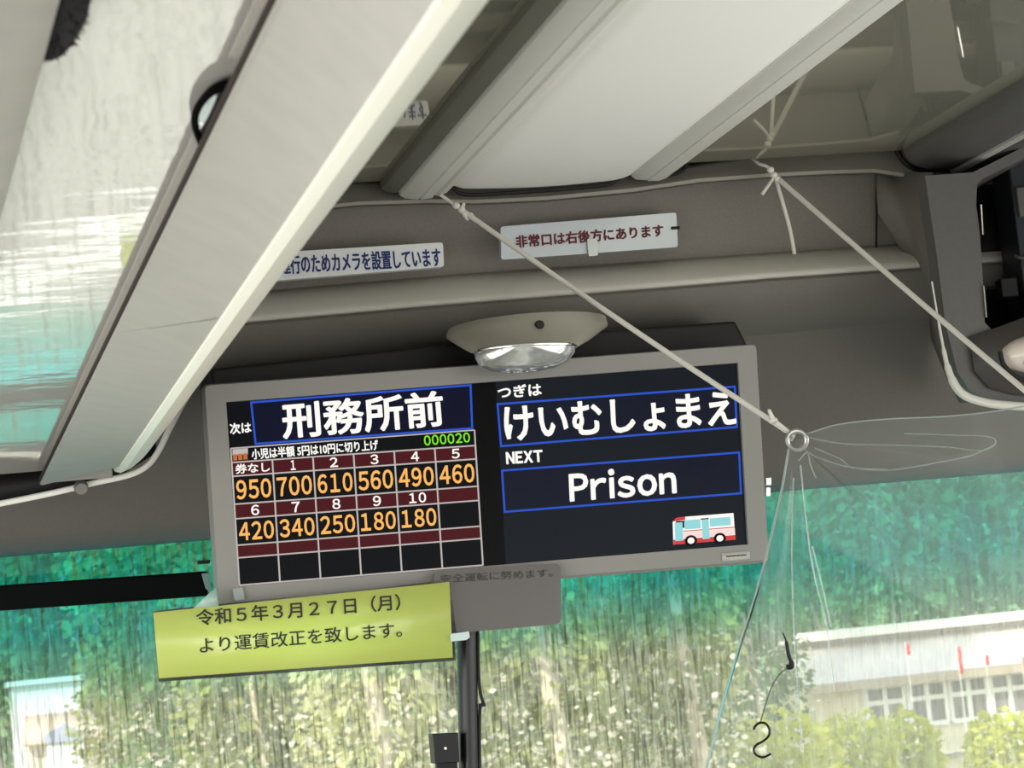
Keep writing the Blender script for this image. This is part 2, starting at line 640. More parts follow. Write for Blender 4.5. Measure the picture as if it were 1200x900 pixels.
# ---- right luggage rack
rr = thing('luggage_rack', (1.40, 0.5, ZC + 0.60), 'dark rounded overhead luggage rack at the upper right, above the driver side', 'luggage rack')
prf = [(1.285, 0.625)] + [(1.285 + 0.05 - 0.05 * math.cos(t), 0.613 - 0.030 * math.sin(t)) for t in [math.pi * k / 12 * 0.62 for k in range(13)]]
xl, zl = prf[-1]
rows = extrude_y(prf + [(1.36, 0.588)], YB, 3.13, 2)
rows.append([p + Vector((0.006, 0.03, 0.006)) for p in rows[-1]])
MB().grid(rows).build('tube_body', M_DARK, rr, solid=0.004)
MB().grid(extrude_y([(1.352, 0.587), (1.354, 0.581), (1.362, 0.579), (1.366, 0.583)], YB, 3.15)).build('light_strip', mat('pale_strip', (178, 176, 168), 0.35), rr, solid=0.003)
MB().grid(extrude_y([(1.364, 0.583), (1.40, 0.588), (1.445, 0.592), (1.46, 0.60)], YB, 3.16)).build('panel', M_DARK, rr, solid=0.003)
MB().grid(extrude_y([(1.30, 0.63), (1.38, 0.66), (1.46, 0.63), (1.462, 0.60)], YB, 3.10)).build('casing', M_DARK, rr, solid=0.003)
bl = [P(1050, 166, 3.165), P(1052, 178, 3.165), P(1062, 192, 3.165), P(1078, 200, 3.165), P(1098, 199, 3.165), P(1140, 201, 3.165), P(1160, 196, 3.165), P(1230, 156, 3.12)]
struct(MB().tube(smooth_path(bl), 0.0036).build('trim_17', M_BLACK))

# ------------------------------------------------------------------ right overhead console with equipment bay
con = thing('overhead_console', P(1160, 300, 3.05), 'dark grey overhead console with an open equipment bay at right edge', 'console')
YK = 3.04
pl = Plane(P(1080, 205, YK), P(1250, 205, YK), P(1080, 470, YK))
outer = [(1084, 206), (1140, 202), (1200, 172), (1330, 98), (1330, 470), (1200, 474), (1160, 470), (1136, 458), (1122, 436), (1108, 380), (1098, 300)]
inner = [(1145, 216), (1152, 209), (1200, 186), (1330, 112), (1330, 322), (1200, 372), (1162, 386), (1154, 378), (1152, 330), (1148, 270), (1144, 240)]
o_ = [pl.at(u, v, 0) for u, v in outer]
i_ = [pl.at(u, v, 0) for u, v in inner]
ib = [p + Vector((0.02, 0.16, 0.0)) for p in i_]
ob = [p + Vector((0.0, 0.03, 0.0)) for p in o_]
n = len(outer)
mb = MB()
vs = o_ + i_ + ib + ob
fs = []
for i in range(n):
    j = (i + 1) % n
    fs.append((i, j, n + j, n + i))
    fs.append((n + i, n + j, 2 * n + j, 2 * n + i))
    fs.append((3 * n + i, 3 * n + j, j, i))
mb.add(vs, fs)
mb.build('housing', M_DARK, con, angle=40)
mb = MB().add(ib, [tuple(range(n))])
mb.build('bay_back', M_BLACK, con, solid=0.003)
lipw = [P(1092, 330, YK - .01), P(1104, 400, YK - .01), P(1113, 438, YK - .012), P(1126, 460, YK - .015), P(1148, 470, YK - .015), P(1180, 475, YK - .015), P(1240, 478, YK - .015), P(1330, 480, YK - .015)]
MB().tube(smooth_path(lipw), [0.0012] * 6 + [0.0018] * 4 + [0.003] * 4 + [0.0045] * 4 + [0.0055] * 39).build('lower_lip', mat('pale_lip', (204, 202, 190), 0.3), con)
MB().tube(smooth_path([P(1150, 240, YK - .003), P(1152, 275, YK - .003)]), 0.0016).build('edge_clip', M_CHROME, con)
MB().tube(smooth_path([P(1153, 335, YK - .003), P(1156, 372, YK - .003)]), 0.0016).build('edge_clip', M_CHROME, con)
# lamp niche panel
nm = MB()
niche = [(1134, 396), (1180, 380), (1330, 330), (1330, 466), (1190, 464), (1158, 456), (1140, 436)]
quad(nm, pl, niche, 0.004)
nm.build('lamp_niche', mat('dark_niche', (70, 66, 62), 0.5), con, solid=0.003)
# equipment in the bay
bx = thing('radio_unit', P(1180, 300, YK + .10), 'black radio unit inside the open bay of the right console', 'radio')
MB().box(P(1215, 285, YK + .10) , (0.040, 0.03, 0.11)).build('body', mat('black_case', (34, 36, 42), 0.4), bx, bevel=0.003)
MB().box(P(1180, 338, YK + .075), (0.012, 0.01, 0.013)).build('connector', M_BLACK, bx, bevel=0.002)
MB().box(P(1197, 238, YK + .075), (0.010, 0.012, 0.02)).build('bracket', M_DARK, bx, bevel=0.002)
MB().box(P(1204, 352, YK + .078), (0.009, 0.012, 0.012)).build('connector', M_BLACK, bx, bevel=0.002)
MB().tube(smooth_path([P(1190, 300, YK + .068), P(1200, 302, YK + .06), P(1225, 294, YK + .06)]), 0.0022).build('cable', M_DARK, bx)


def blob(c, rx, ry, rz, nu=24, nv=14, fn=None):
    rows = []
    for i in range(nv + 1):
        th = math.pi * i / nv
        r = []
        for k in range(nu):
            ph = 2 * math.pi * k / nu
            q = Vector((math.sin(th) * math.cos(ph), math.sin(th) * math.sin(ph), math.cos(th)))
            s = fn(q) if fn else 1
            r.append(Vector(c) + Vector((q.x * rx, q.y * ry, q.z * rz)) * s)
        rows.append(r)
    return MB().grid(rows, True)


lp = thing('spot_lamp', P(1205, 428, YK - .02), 'pale shiny oval lamp in the right console, behind the white cord', 'lamp')
blob(P(1222, 414, YK - .015), 0.058, 0.03, 0.026).build('lamp_shell', mat('pearl_shell', (226, 214, 200), 0.2, 0.0, 0.6, coat=0.6), lp)
blob(P(1230, 422, YK - .035), 0.036, 0.02, 0.013).build('lens', M_CHROME, lp)
MB().tube(smooth_path([P(1172, 412, YK - .028), P(1178, 430, YK - .03), P(1200, 445, YK - .03), P(1240, 448, YK - .03)]), 0.003).build('rim', M_BLACK, lp)

# ------------------------------------------------------------------ windscreen
m, n, l, out = shader('tinted_windscreen')
tc = n.new('ShaderNodeTexCoord')
sp = n.new('ShaderNodeSeparateXYZ')
l.new(tc.outputs['Object'], sp.inputs[0])
nzb = n.new('ShaderNodeTexNoise')
nzb.inputs['Scale'].default_value = 1.6
l.new(tc.outputs['Object'], nzb.inputs['Vector'])
ma = n.new('ShaderNodeMath')
ma.operation = 'MULTIPLY_ADD'
ma.inputs[1].default_value = 0.03
l.new(nzb.outputs['Fac'], ma.inputs[0])
l.new(sp.outputs['Z'], ma.inputs[2])
mr = n.new('ShaderNodeMapRange')
mr.inputs[1].default_value = ZC + 0.0
mr.inputs[2].default_value = ZC + 0.105
l.new(ma.outputs[0], mr.inputs[0])
cr = n.new('ShaderNodeValToRGB')
cr.color_ramp.elements[0].color = (0.97, 0.97, 0.92, 1)
cr.color_ramp.elements[1].color = (0.07, 0.72, 0.86, 1)
e = cr.color_ramp.elements.new(0.45)
e.color = (0.42, 0.80, 0.72, 1)
l.new(mr.outputs[0], cr.inputs[0])
tr = n.new('ShaderNodeBsdfTransparent')
l.new(cr.outputs[0], tr.inputs[0])
mp = n.new('ShaderNodeMapping')
mp.inputs['Scale'].default_value = (190, 6, 14)
nz = n.new('ShaderNodeTexNoise')
nz.inputs['Scale'].default_value = 1.0
nz.inputs['Detail'].default_value = 4
nz.inputs['Roughness'].default_value = 0.65
l.new(tc.outputs['Object'], mp.inputs[0])
l.new(mp.outputs[0], nz.inputs['Vector'])
st = n.new('ShaderNodeMapRange')
st.inputs[1].default_value = 0.40
st.inputs[2].default_value = 0.66
st.inputs[3].default_value = 0.20
st.inputs[4].default_value = 0.60
l.new(nz.outputs['Fac'], st.inputs[0])
film = n.new('ShaderNodeBsdfTranslucent')
film_c = n.new('ShaderNodeMix')
film_c.data_type = 'RGBA'
film_c.blend_type = 'MULTIPLY'
film_c.inputs['Factor'].default_value = 1.0
film_c.inputs[6].default_value = (0.95, 0.95, 0.84, 1)
l.new(cr.outputs[0], film_c.inputs[7])
l.new(film_c.outputs[2], film.inputs[0])
fdif = n.new('ShaderNodeBsdfTransparent')
l.new(film_c.outputs[2], fdif.inputs[0])
fm = n.new('ShaderNodeMixShader')
fm.inputs[0].default_value = 0.5
l.new(film.outputs[0], fm.inputs[1])
l.new(fdif.outputs[0], fm.inputs[2])
fmt = n.new('ShaderNodeMixShader')
l.new(st.outputs[0], fmt.inputs[0])
l.new(tr.outputs[0], fmt.inputs[1])
l.new(fm.outputs[0], fmt.inputs[2])
# dark runs of dirt down the glass
mp2 = n.new('ShaderNodeMapping')
mp2.inputs['Scale'].default_value = (210, 6, 17)
mp2.inputs['Location'].default_value = (3.1, 0, 1.7)
nz2 = n.new('ShaderNodeTexNoise')
nz2.inputs['Scale'].default_value = 1.0
nz2.inputs['Detail'].default_value = 3
l.new(tc.outputs['Object'], mp2.inputs[0])
l.new(mp2.outputs[0], nz2.inputs['Vector'])
dk = n.new('ShaderNodeMapRange')
dk.inputs[1].default_value = 0.50
dk.inputs[2].default_value = 0.64
dk.inputs[3].default_value = 0.0
dk.inputs[4].default_value = 0.62
l.new(nz2.outputs['Fac'], dk.inputs[0])
# the driver's side is wiped cleaner
wp = n.new('ShaderNodeMapRange')
wp.inputs[1].default_value = 0.95
wp.inputs[2].default_value = 1.15
wp.inputs[3].default_value = 1.0
wp.inputs[4].default_value = 0.22
l.new(sp.outputs['X'], wp.inputs[0])
dkm = n.new('ShaderNodeMath')
dkm.operation = 'MULTIPLY'
l.new(dk.outputs[0], dkm.inputs[0])
l.new(wp.outputs[0], dkm.inputs[1])
dirt = n.new('ShaderNodeBsdfTransparent')
dirt.inputs[0].default_value = (0.24, 0.28, 0.20, 1)
dmx = n.new('ShaderNodeMixShader')
l.new(dkm.outputs[0], dmx.inputs[0])
l.new(fmt.outputs[0], dmx.inputs[1])
l.new(dirt.outputs[0], dmx.inputs[2])
gl = n.new('ShaderNodeBsdfGlossy')
gl.inputs[1].default_value = 0.03
mx = n.new('ShaderNodeMixShader')
mx.inputs[0].default_value = 0.035
l.new(dmx.outputs[0], mx.inputs[1])
l.new(gl.outputs[0], mx.inputs[2])
l.new(mx.outputs[0], out.inputs[0])
struct(MB().box((0.775, 3.55, ZC + 0.50), (1.275, 0.03, 0.26)).build('wall_leak_backing', M_DARK))  # unseen backing added behind the header to stop light leaking in
rows = []
for z, y in ((0.28, 3.45), (0.2, 3.46), (0.0, 3.49), (-0.3, 3.53), (-0.75, 3.58)):
    rows.append([Vector((x, y - 0.05 * ((x - 0.8) / 1.3) ** 2 * 2, ZC + z)) for x in [-0.45 + 2.45 * i / 24 for i in range(25)]])
struct(MB().grid(rows).build('window_1', m))
struct(MB().box((0.775, 3.5, ZC - 1.05), (1.275, 0.12, 0.32)).build('wall_front_lower', M_DARK))

# dark visor bar across the windscreen at the left
vb = thing('visor_bar', P(100, 690, 3.36), 'dark horizontal bar across the windscreen, left of the display', 'bar')
qa = [(-120, 694), (-120, 724), (244, 698), (244, 669)]
vpl = Plane(P(-120, 694, 3.37), P(244, 669, 3.37), P(-120, 724, 3.37))
MB().prism([vpl.at(u, v) for u, v in qa], (0, 0.02, 0)).build('bar', mat('dark_green_black', (5, 10, 8), 0.7, spec=0.1), vb, bevel=0.003)
MB().prism([vpl.at(u, v, 0.002) for u, v in [(236, 672), (246, 671), (247, 694), (241, 690)]], (0, 0.02, 0)).build('end_bracket', mat('bracket_grey', (120, 150, 145), 0.35), vb, bevel=0.001)
MB().prism([vpl.at(u, v, 0.002) for u, v in [(232, 657), (246, 656), (246, 660), (232, 661)]], (0, 0.012, 0)).build('bracket_pin', M_BLACK, vb)

# ------------------------------------------------------------------ fare display
YM = 3.05
mp_ = Plane(P(238, 450, YM), P(888, 402, YM), P(255, 708, YM))
disp = thing('fare_display', mp_.at(575, 684, 0), 'wide grey twin-screen fare display hanging under the front header', 'display')
ol = [(238, 450), (888, 402), (903, 658), (255, 709)]
il = [(265, 471), (865, 425), (877, 638), (280, 687)]


def round_loop(pl, pts, r, d, k=5):
    out_ = []
    n = len(pts)
    for i in range(n):
        p = pl.at(*pts[i], d)
        a = (pl.at(*pts[i - 1], d) - p).normalized() * r
        b = (pl.at(*pts[(i + 1) % n], d) - p).normalized() * r
        for t in range(k + 1):
            s = t / k
            out_.append((p + a) * (1 - s) ** 2 + p * 2 * s * (1 - s) + (p + b) * s * s)
    return out_


L0 = round_loop(mp_, ol, 0.006, -0.008)
L1 = round_loop(mp_, [(240, 452), (886, 404), (901, 656), (257, 707)], 0.006, 0.0)
L2 = round_loop(mp_, [(263, 473), (867, 423), (879, 640), (278, 689)], 0.001, 0.0)
L2 = round_loop(mp_, il, 0.0008, 0.0)
L3 = round_loop(mp_, il, 0.0008, -0.006)
L9 = round_loop(mp_, ol, 0.006, -0.03)
mb = MB().grid([L9, L0, L1, L2, L3], True)
mb.build('bezel', M_BEZEL, disp, angle=30)
bk = round_loop(mp_, [(250, 452), (880, 408), (893, 650), (266, 700)], 0.006, -0.03)
MB().prism(bk, mp_.n * -0.05).build('back_cover', M_DARK, disp)
# black block standing in for the shadowed gap above the display, and holding it
MB().prism([P(u, v, 3.12) for u, v in [(246, 432), (560, 399), (700, 388), (862, 376), (884, 420), (250, 462)]], (0, 0.16, 0)).build('gap_shade', M_BLACK, disp, bevel=0.004)
LCD = led('lcd_navy', (5, 7, 13))
LCDR = led('lcd_grey', (22, 27, 33))
LCDK = led('lcd_black', (3, 3, 4))
W_ = led('lcd_white', (255, 252, 246))
OR_ = led('lcd_orange', (255, 186, 98))
GR_ = led('lcd_green', (128, 236, 40))
BL_ = led('lcd_blue', (44, 84, 200))
MA_ = led('lcd_maroon', (74, 18, 24))
NV_ = led('lcd_deep_blue', (8, 12, 38))
RD_ = led('lcd_red', (214, 64, 66))
CY_ = led('lcd_cyan', (150, 216, 220))
PK_ = led('lcd_pink', (250, 222, 214))
LCDG = led('lcd_pale_grey', (190, 182, 178))
mb = quad(MB(), mp_, [(264, 470), (572, 446), (585, 664), (281, 688)], -0.006)
left = mb.build('screen', LCD, disp)
left['label'] = 'left screen with a fare table'
mb = quad(MB(), mp_, [(581, 446), (866, 424), (878, 640), (593, 664)], -0.006)
right = mb.build('screen', LCDR, disp)
right['label'] = 'right screen with the next stop name'
quad(MB(), mp_, [(554, 447), (582, 445), (594, 665), (566, 667)], -0.0055).build('screen_divider', LCDK, disp)
D1, D2, D3 = -0.0052, -0.0047, -0.0042
fr1 = [(293.5, 470), (553.5, 449.5), (555.5, 502.5), (299, 521)]
quad(MB(), mp_, fr1, D1).build('title_box', NV_, left)
outline(MB(), mp_, fr1, 2.4, D2).build('title_frame', BL_, left)
def words_on(pl_, body, tl, bl, tr, d, bold, m, parent, fat=0.0):
    q_ = MB()
    for k, (du, dv) in enumerate(((0, 0), (-1, -.5), (1, .5), (.5, -1), (-.5, 1)) if fat else ((0, 0),)):
        du, dv = du * fat, dv * fat
        write(q_, pl_, body, (tl[0] + du, tl[1] + dv), (bl[0] + du, bl[1] + dv), (tr[0] + du, tr[1] + dv), d + k * 3e-5, bold)
    return q_.build('lettering', m, parent, smooth=False)


w = MB()
words_on(mp_, '刑務所前', (330, 472.5), (333, 514), (518, 457.5), D3, 0.008, W_, left, 0.8)['label'] = 'large white stop name'
words_on(mp_, '次は', (269.5, 496), (270.5, 508.5), (294, 494), D3, 0.0, W_, left, 0.4)
words_on(mp_, '小児は半額 5円は10円に切り上げ', (295, 526), (296, 538), (443, 515), D3, 0.0, W_, left, 0.35)
TQ = [(272, 541.6), (558, 521.6), (281, 685.6), (566.9, 662)]


def T(s, t):
    a = Vector(TQ[0]) * (1 - s) + Vector(TQ[1]) * s
    b = Vector(TQ[2]) * (1 - s) + Vector(TQ[3]) * s
    return a * (1 - t) + b * t


FR = [0, 0.1125, 0.34, 0.459, 0.674, 0.777, 1.0]
mar, grid_, orr = MB(), MB(), MB()
for k in (0, 2, 4):
    quad(mar, mp_, [T(0, FR[k]), T(1, FR[k]), T(1, FR[k + 1]), T(0, FR[k + 1])], D1)
for f in FR:
    line(grid_, mp_, T(0, f), T(1, f), 1.7, D2)
for i in range(7):
    line(grid_, mp_, T(i / 6, 0), T(i / 6, 1), 1.9, D2)
line(grid_, mp_, (271, 525), (557, 503.5), 1.5, D2)
line(grid_, mp_, (271, 525), T(0, 0), 1.7, D2)
line(grid_, mp_, (557, 503.5), T(1, 0), 1.7, D2)
heads = [['券なし', '1', '2', '3', '4', '5'], ['6', '7', '8', '9', '10', None]]
vals = [['950', '700', '610', '560', '490', '460'], ['420', '340', '250', '180', '180', None]]


def cell_text(mb_, s, c, f0, f1, wf, hf, bold):
    m0 = (c + 0.5) / 6
    h0, h1 = f0 + (f1 - f0) * (0.5 - hf / 2), f0 + (f1 - f0) * (0.5 + hf / 2)
    s0, s1 = m0 - wf / 12, m0 + wf / 12
    write(mb_, mp_, s, T(s0, h0), T(s0, h1), T(s1, h0), D3, bold)


for r in range(2):
    for c in range(6):
        hd, vl = heads[r][c], vals[r][c]
        f = FR[2 * r:2 * r + 3]
        if hd:
            wf = {1: 0.2 if hd != '1' else 0.12, 2: 0.42, 3: 0.86}[len(hd)]
            w = MB()
            cell_text(w, hd, c, f[0], f[1], wf, 0.72, 0.022)
            w.build('column_head', W_, left, smooth=False)
        if vl:
            orr = MB()
            cell_text(orr, vl, c, f[1], f[2], 0.86, 0.70, 0.022)
            orr.build('fare_figure', OR_, left, smooth=False)
mar.build('header_cells', MA_, left)
grid_.build('table_grid', LCDG, left)
g = MB()
write(g, mp_, '000020', (497, 510), (498, 522), (551, 506), D3, 0.02)
g.build('lettering', GR_, left)['label'] = 'green counter figures'
ic, ic2 = MB(), MB()
for k in range(3):
    u = 276 + k * 6
    v = 530 - k * 0.5
    quad(ic2, mp_, [(u - 3, v - 4), (u + 3, v - 4.3), (u + 3, v + 3), (u - 3, v + 3.3)], D2)
    quad(ic, mp_, [(u - 2.4, v + 2), (u + 2.4, v + 1.7), (u + 2.6, v + 9), (u - 2.2, v + 9.2)], D3)
ic2.build('icon', LCDG, left)
ic.build('icon', led('lcd_brown', (190, 110, 60)), left)
# right screen
w2, fr2, bx2 = MB(), MB(), MB()
f1 = [(582.7, 472), (863.5, 451.3), (866, 501), (587, 523.7)]
f2 = [(588, 550), (868.6, 528.5), (871, 578.8), (591.3, 600.8)]
for f_ in (f1, f2):
    quad(bx2, mp_, f_, D1)
    outline(fr2, mp_, f_, 2.4, D2)
bx2.build('title_box', led('lcd_slate', (20, 25, 40)), right)
fr2.build('title_frame', BL_, right)
words_on(mp_, 'つぎは', (584, 452.5), (585, 466.5), (634.5, 448.5), D3, 0.0, W_, right, 0.5)
words_on(mp_, 'けいむしょまえ', (591, 476.5), (593.5, 516.5), (861, 458), D3, 0.012, W_, right, 0.7)['label'] = 'large white stop name'
words_on(mp_, 'NEXT', (593.7, 529.8), (594.6, 543.3), (636, 527), D3, 0.02, W_, right, 0.4)
words_on(mp_, 'Prison', (667.8, 553.5), (669.3, 587.5), (792, 543.8), D3, 0.012, W_, right, 0.7)
B4 = [(789.4, 606.3), (861, 600.8), (790.5, 638.9), (863.5, 633)]


def Bp(s, t):
    a = Vector(B4[0]) * (1 - s) + Vector(B4[1]) * s
    b = Vector(B4[2]) * (1 - s) + Vector(B4[3]) * s
    return a * (1 - t) + b * t


def bq(mb_, x0, y0, x1, y1, d):
    quad(mb_, mp_, [Bp(x0, y0), Bp(x1, y0), Bp(x1, y1), Bp(x0, y1)], d)


bw, br_, bc, bk2, bp_, bh = MB(), MB(), MB(), MB(), MB(), MB()
quad(bw, mp_, [Bp(0.0, 0.16), Bp(0.05, 0.03), Bp(0.1, 0), Bp(1, 0), Bp(1, 0.97), Bp(0, 0.97)], D1)
quad(br_, mp_, [Bp(0.0, 0.14), Bp(0.05, 0.03), Bp(0.1, 0), Bp(0.21, 0), Bp(0.2, 0.12), Bp(0.03, 0.14)], D2)
bq(br_, 0.0, 0.80, 1.0, 0.97, D2)
bq(br_, 0.17, 0.50, 1.0, 0.535, D2)
bq(bp_, 0.17, 0.56, 1.0, 0.78, D2)
bq(bc, 0.03, 0.17, 0.16, 0.85, D3)
bq(bc, 0.19, 0.13, 0.45, 0.46, D3)
bq(bc, 0.47, 0.16, 0.585, 0.86, D3)
bq(bc, 0.60, 0.13, 0.94, 0.43, D3)
bq(bk2, 0.05, 0.14, 0.19, 0.19, D3 + .0003)
bq(bk2, 0.155, 0.17, 0.185, 0.40, D3 + .0003)
bq(bk2, 0.455, 0.11, 0.585, 0.155, D3 + .0003)
for cx in (0.28, 0.745):
    quad(bk2, mp_, [Bp(cx + 0.10 * math.cos(t), 0.88 + 0.20 * math.sin(t)) for t in [2 * math.pi * k / 20 for k in range(20)]], D3 + .0003)
    quad(MB(), mp_, [Bp(cx + 0.056 * math.cos(t), 0.88 + 0.115 * math.sin(t)) for t in [2 * math.pi * k / 20 for k in range(20)]], D3 + .0006).build('bus_picture', W_, right)
for nm_, q, mm in (('bus_picture', bw, W_), ('bus_picture', br_, RD_), ('bus_picture', bp_, PK_), ('bus_picture', bc, CY_), ('bus_picture', bk2, LCDK)):
    q.build(nm_, mm, right)
# badge, catches
bd = quad(MB(), mp_, [(845.5, 648.5), (878.5, 645.5), (879, 655), (846, 658)], 0.0012).build('badge', mat('silver_plate', (186, 184, 178), 0.35), disp, solid=0.0008)
q = MB()
write(q, mp_, '~~~~~', (850, 651.2), (850.2, 653.6), (874, 649.2), 0.0022, 0.05)
q.build('badge_mark', mat('dark_print', (52, 50, 50), 0.5), bd)
MB().prism(round_loop(mp_, [(272, 690), (284, 689), (286, 703), (274, 704)], 0.002, 0.0), mp_.n * 0.006).build('catch', mat('pale_catch', (150, 156, 154), 0.4), disp)
MB().prism(round_loop(mp_, [(899, 560), (905, 559.5), (905, 568), (899, 568)], 0.001, -0.012), mp_.n * 0.008).build('catch', M_CHROME, disp)
MB().prism(round_loop(mp_, [(899, 571), (904, 571), (904, 581), (899, 581)], 0.001, -0.012), mp_.n * 0.008).build('catch', M_CHROME, disp)

# ------------------------------------------------------------------ dome lamp on the header
dl = thing('dome_lamp', P(618, 372, 3.10), 'small oval ceiling lamp with clear lens above the display', 'lamp')
# (v of ring centre, u centre, half width px, depth m)
def ring(cu, cvv, hw, ry, tilt=-0.055, Yc=3.09, n_=36, e=2.0):
    out_ = []
    for k in range(n_):
        t = 2 * math.pi * k / n_
        cx, sy = math.cos(t), math.sin(t)
        cx = math.copysign(abs(cx) ** (2 / e), cx)
        sy = math.copysign(abs(sy) ** (2 / e), sy)
        out_.append(P(cu + hw * cx, cvv + hw * cx * tilt, Yc) + Vector((0, ry * sy, 0)))
    return out_


rows = [ring(617, 380, 90, 0.10, Yc=3.095), ring(617, 386, 93, 0.087, Yc=3.077), ring(617, 389, 93, 0.083, Yc=3.072), ring(616, 396, 84, 0.062, Yc=3.045), ring(616, 403, 74, 0.048, Yc=3.02), ring(615, 410, 62, 0.038, Yc=3.0)]
MB().grid(rows, True).build('lamp_body', mat('beige_plastic', (146, 142, 129), 0.45), dl, angle=50)
rows = [ring(615, 410, 59, 0.038, Yc=3.0), ring(615, 417, 58, 0.037, Yc=3.0), ring(614, 427, 51, 0.032, Yc=3.0), ring(613, 433, 37, 0.024, Yc=3.0), ring(612, 436, 18, 0.012, Yc=3.0), ring(612, 436.5, 1, 0.001, Yc=3.0)]
MB().grid(rows, True).build('lens', mat('clear_lens', (190, 192, 186), 0.1, 0.55, 0.8, noise=0.2, scale=90), dl)
MB().tube(ring(615, 409, 60, 0.039, Yc=3.0) + [ring(615, 409, 60, 0.039, Yc=3.0)[0]], 0.0018, 8).build('lens_rim', M_CHROME, dl)
s0 = P(632, 381, 2.988)
MB().tube([s0, s0 + Vector((0, -0.006, 0))], [0.006, 0.005], 14).build('screw', M_BLACK, dl)

# ------------------------------------------------------------------ signs on the header
YS = 3.178


def board(name, label, quadpx, Y, m, thick, r=0.004, cat='sign'):
    pl_ = Plane(P(*quadpx[0], Y), P(*quadpx[1], Y), P(*quadpx[3], Y))
    root = thing(name, pl_.at((quadpx[0][0] + quadpx[2][0]) / 2, (quadpx[0][1] + quadpx[2][1]) / 2), label, cat)
    b_ = MB().prism(round_loop(pl_, quadpx, r, 0), pl_.n * -thick).build('board', m, root)
    return pl_, root, b_


pl1, r1_, b1_ = board('sign', 'white sign with dark blue Japanese lettering, left one on the header', [(297, 297.5), (519, 284), (520.5, 312.5), (299, 331)], YS, mat('sign_white', (224, 226, 224), 0.4), 0.012)
words_on(pl1, '安全運行のためカメラを設置しています', (304, 301), (306, 323), (515, 290.5), 0.0006, 0.0, mat('sign_blue', (24, 40, 104), 0.5), b1_, 0.5)
pl2, r2_, b2_ = board('sign', 'silvery sign with dark red Japanese lettering, held by a metal clip', [(586.5, 265.5), (792.5, 249), (794.5, 289.5), (587.5, 304.5)], YS, mat('sign_silver', (190, 196, 200), 0.25, 0.35), 0.012)
words_on(pl2, '非常口は右後方にあります', (604, 276.5), (605, 290.5), (776.5, 263), 0.0006, 0.0, mat('sign_red', (92, 16, 28), 0.5), b2_, 0.55)
cl = MB().prism(round_loop(pl2, [(687, 281), (699, 280), (700, 300), (689, 301)], 0.0015, 0.0045), pl2.n * -0.003)
cl.build('clip', mat('clip_metal', (188, 192, 190), 0.25, 0.7), r2_)
MB().tube([pl2.at(786.5, 267.5, 0.0005), pl2.at(796, 266.8, 0.0005)], 0.002, 8).build('fastener', M_BLACK, r2_)

# ------------------------------------------------------------------ notice and placard below the display
def paper(name, rgb, trans, tl_amt=0.55, clear=0.0, rough=0.5):
    m, n, l, out = shader(name)
    d = n.new('ShaderNodeBsdfDiffuse')
    d.inputs[0].default_value = lin(rgb)
    t = n.new('ShaderNodeBsdfTranslucent')
    t.inputs[0].default_value = lin(trans)
    a_ = n.new('ShaderNodeMixShader')
    a_.inputs[0].default_value = tl_amt
    l.new(d.outputs[0], a_.inputs[1])
    l.new(t.outputs[0], a_.inputs[2])
    last = a_
    if clear:
        tp = n.new('ShaderNodeBsdfTransparent')
        tp.inputs[0].default_value = lin(trans)
        b_ = n.new('ShaderNodeMixShader')
        b_.inputs[0].default_value = clear
        l.new(last.outputs[0], b_.inputs[1])
        l.new(tp.outputs[0], b_.inputs[2])
        last = b_
    g_ = n.new('ShaderNodeBsdfGlossy')
    g_.inputs[1].default_value = 0.2
    c_ = n.new('ShaderNodeMixShader')
    c_.inputs[0].default_value = 0.05
    l.new(last.outputs[0], c_.inputs[1])
    l.new(g_.outputs[0], c_.inputs[2])
    l.new(c_.outputs[0], out.inputs[0])
    return m


YP = 3.036
plp, rp, bp2 = board('placard', 'smoky grey see-through placard with small Japanese lettering under the display', [(508, 669), (657, 660), (658, 731), (512, 744)], YP, paper('smoky_acrylic', (94, 88, 82), (120, 116, 110), 0.2, 0.22), 0.002, 0.008, 'placard')
q = MB()
write(q, plp, '安全運転に努めます。', (516, 673.5), (516.5, 683.5), (647, 666), 0.0006, 0.01)
q.build('lettering', mat('dark_brown_print', (52, 46, 42), 0.6), bp2)
YN = 3.024
pln = Plane(P(179, 718, YN), P(526, 682, YN), P(186, 796, YN))
nt = thing('notice', pln.at(355, 757), 'yellow-green paper notice in a clear sleeve below the display, black lettering', 'notice')
sheet = quad(MB(), pln, [(179.5, 718), (526.5, 682), (530.5, 770.5), (186, 795)], 0.0006).build('sheet', paper('yellow_paper', (246, 255, 156), (246, 255, 160), 0.55, 0.10), nt, solid=0.0003)
q = MB()
words_on(pln, '令和５年３月２７日（月）', (229.5, 714.5), (230.5, 733.5), (468, 696), 0.0016, 0.0, mat('black_print', (34, 36, 24), 0.6), sheet, 0.3)
write(q, pln, 'より運賃改正を致します。', (233, 747.5), (234, 766), (470, 728.5), 0.0016, 0.008)
q.build('lettering', mat('black_print', (34, 36, 24), 0.6), sheet)


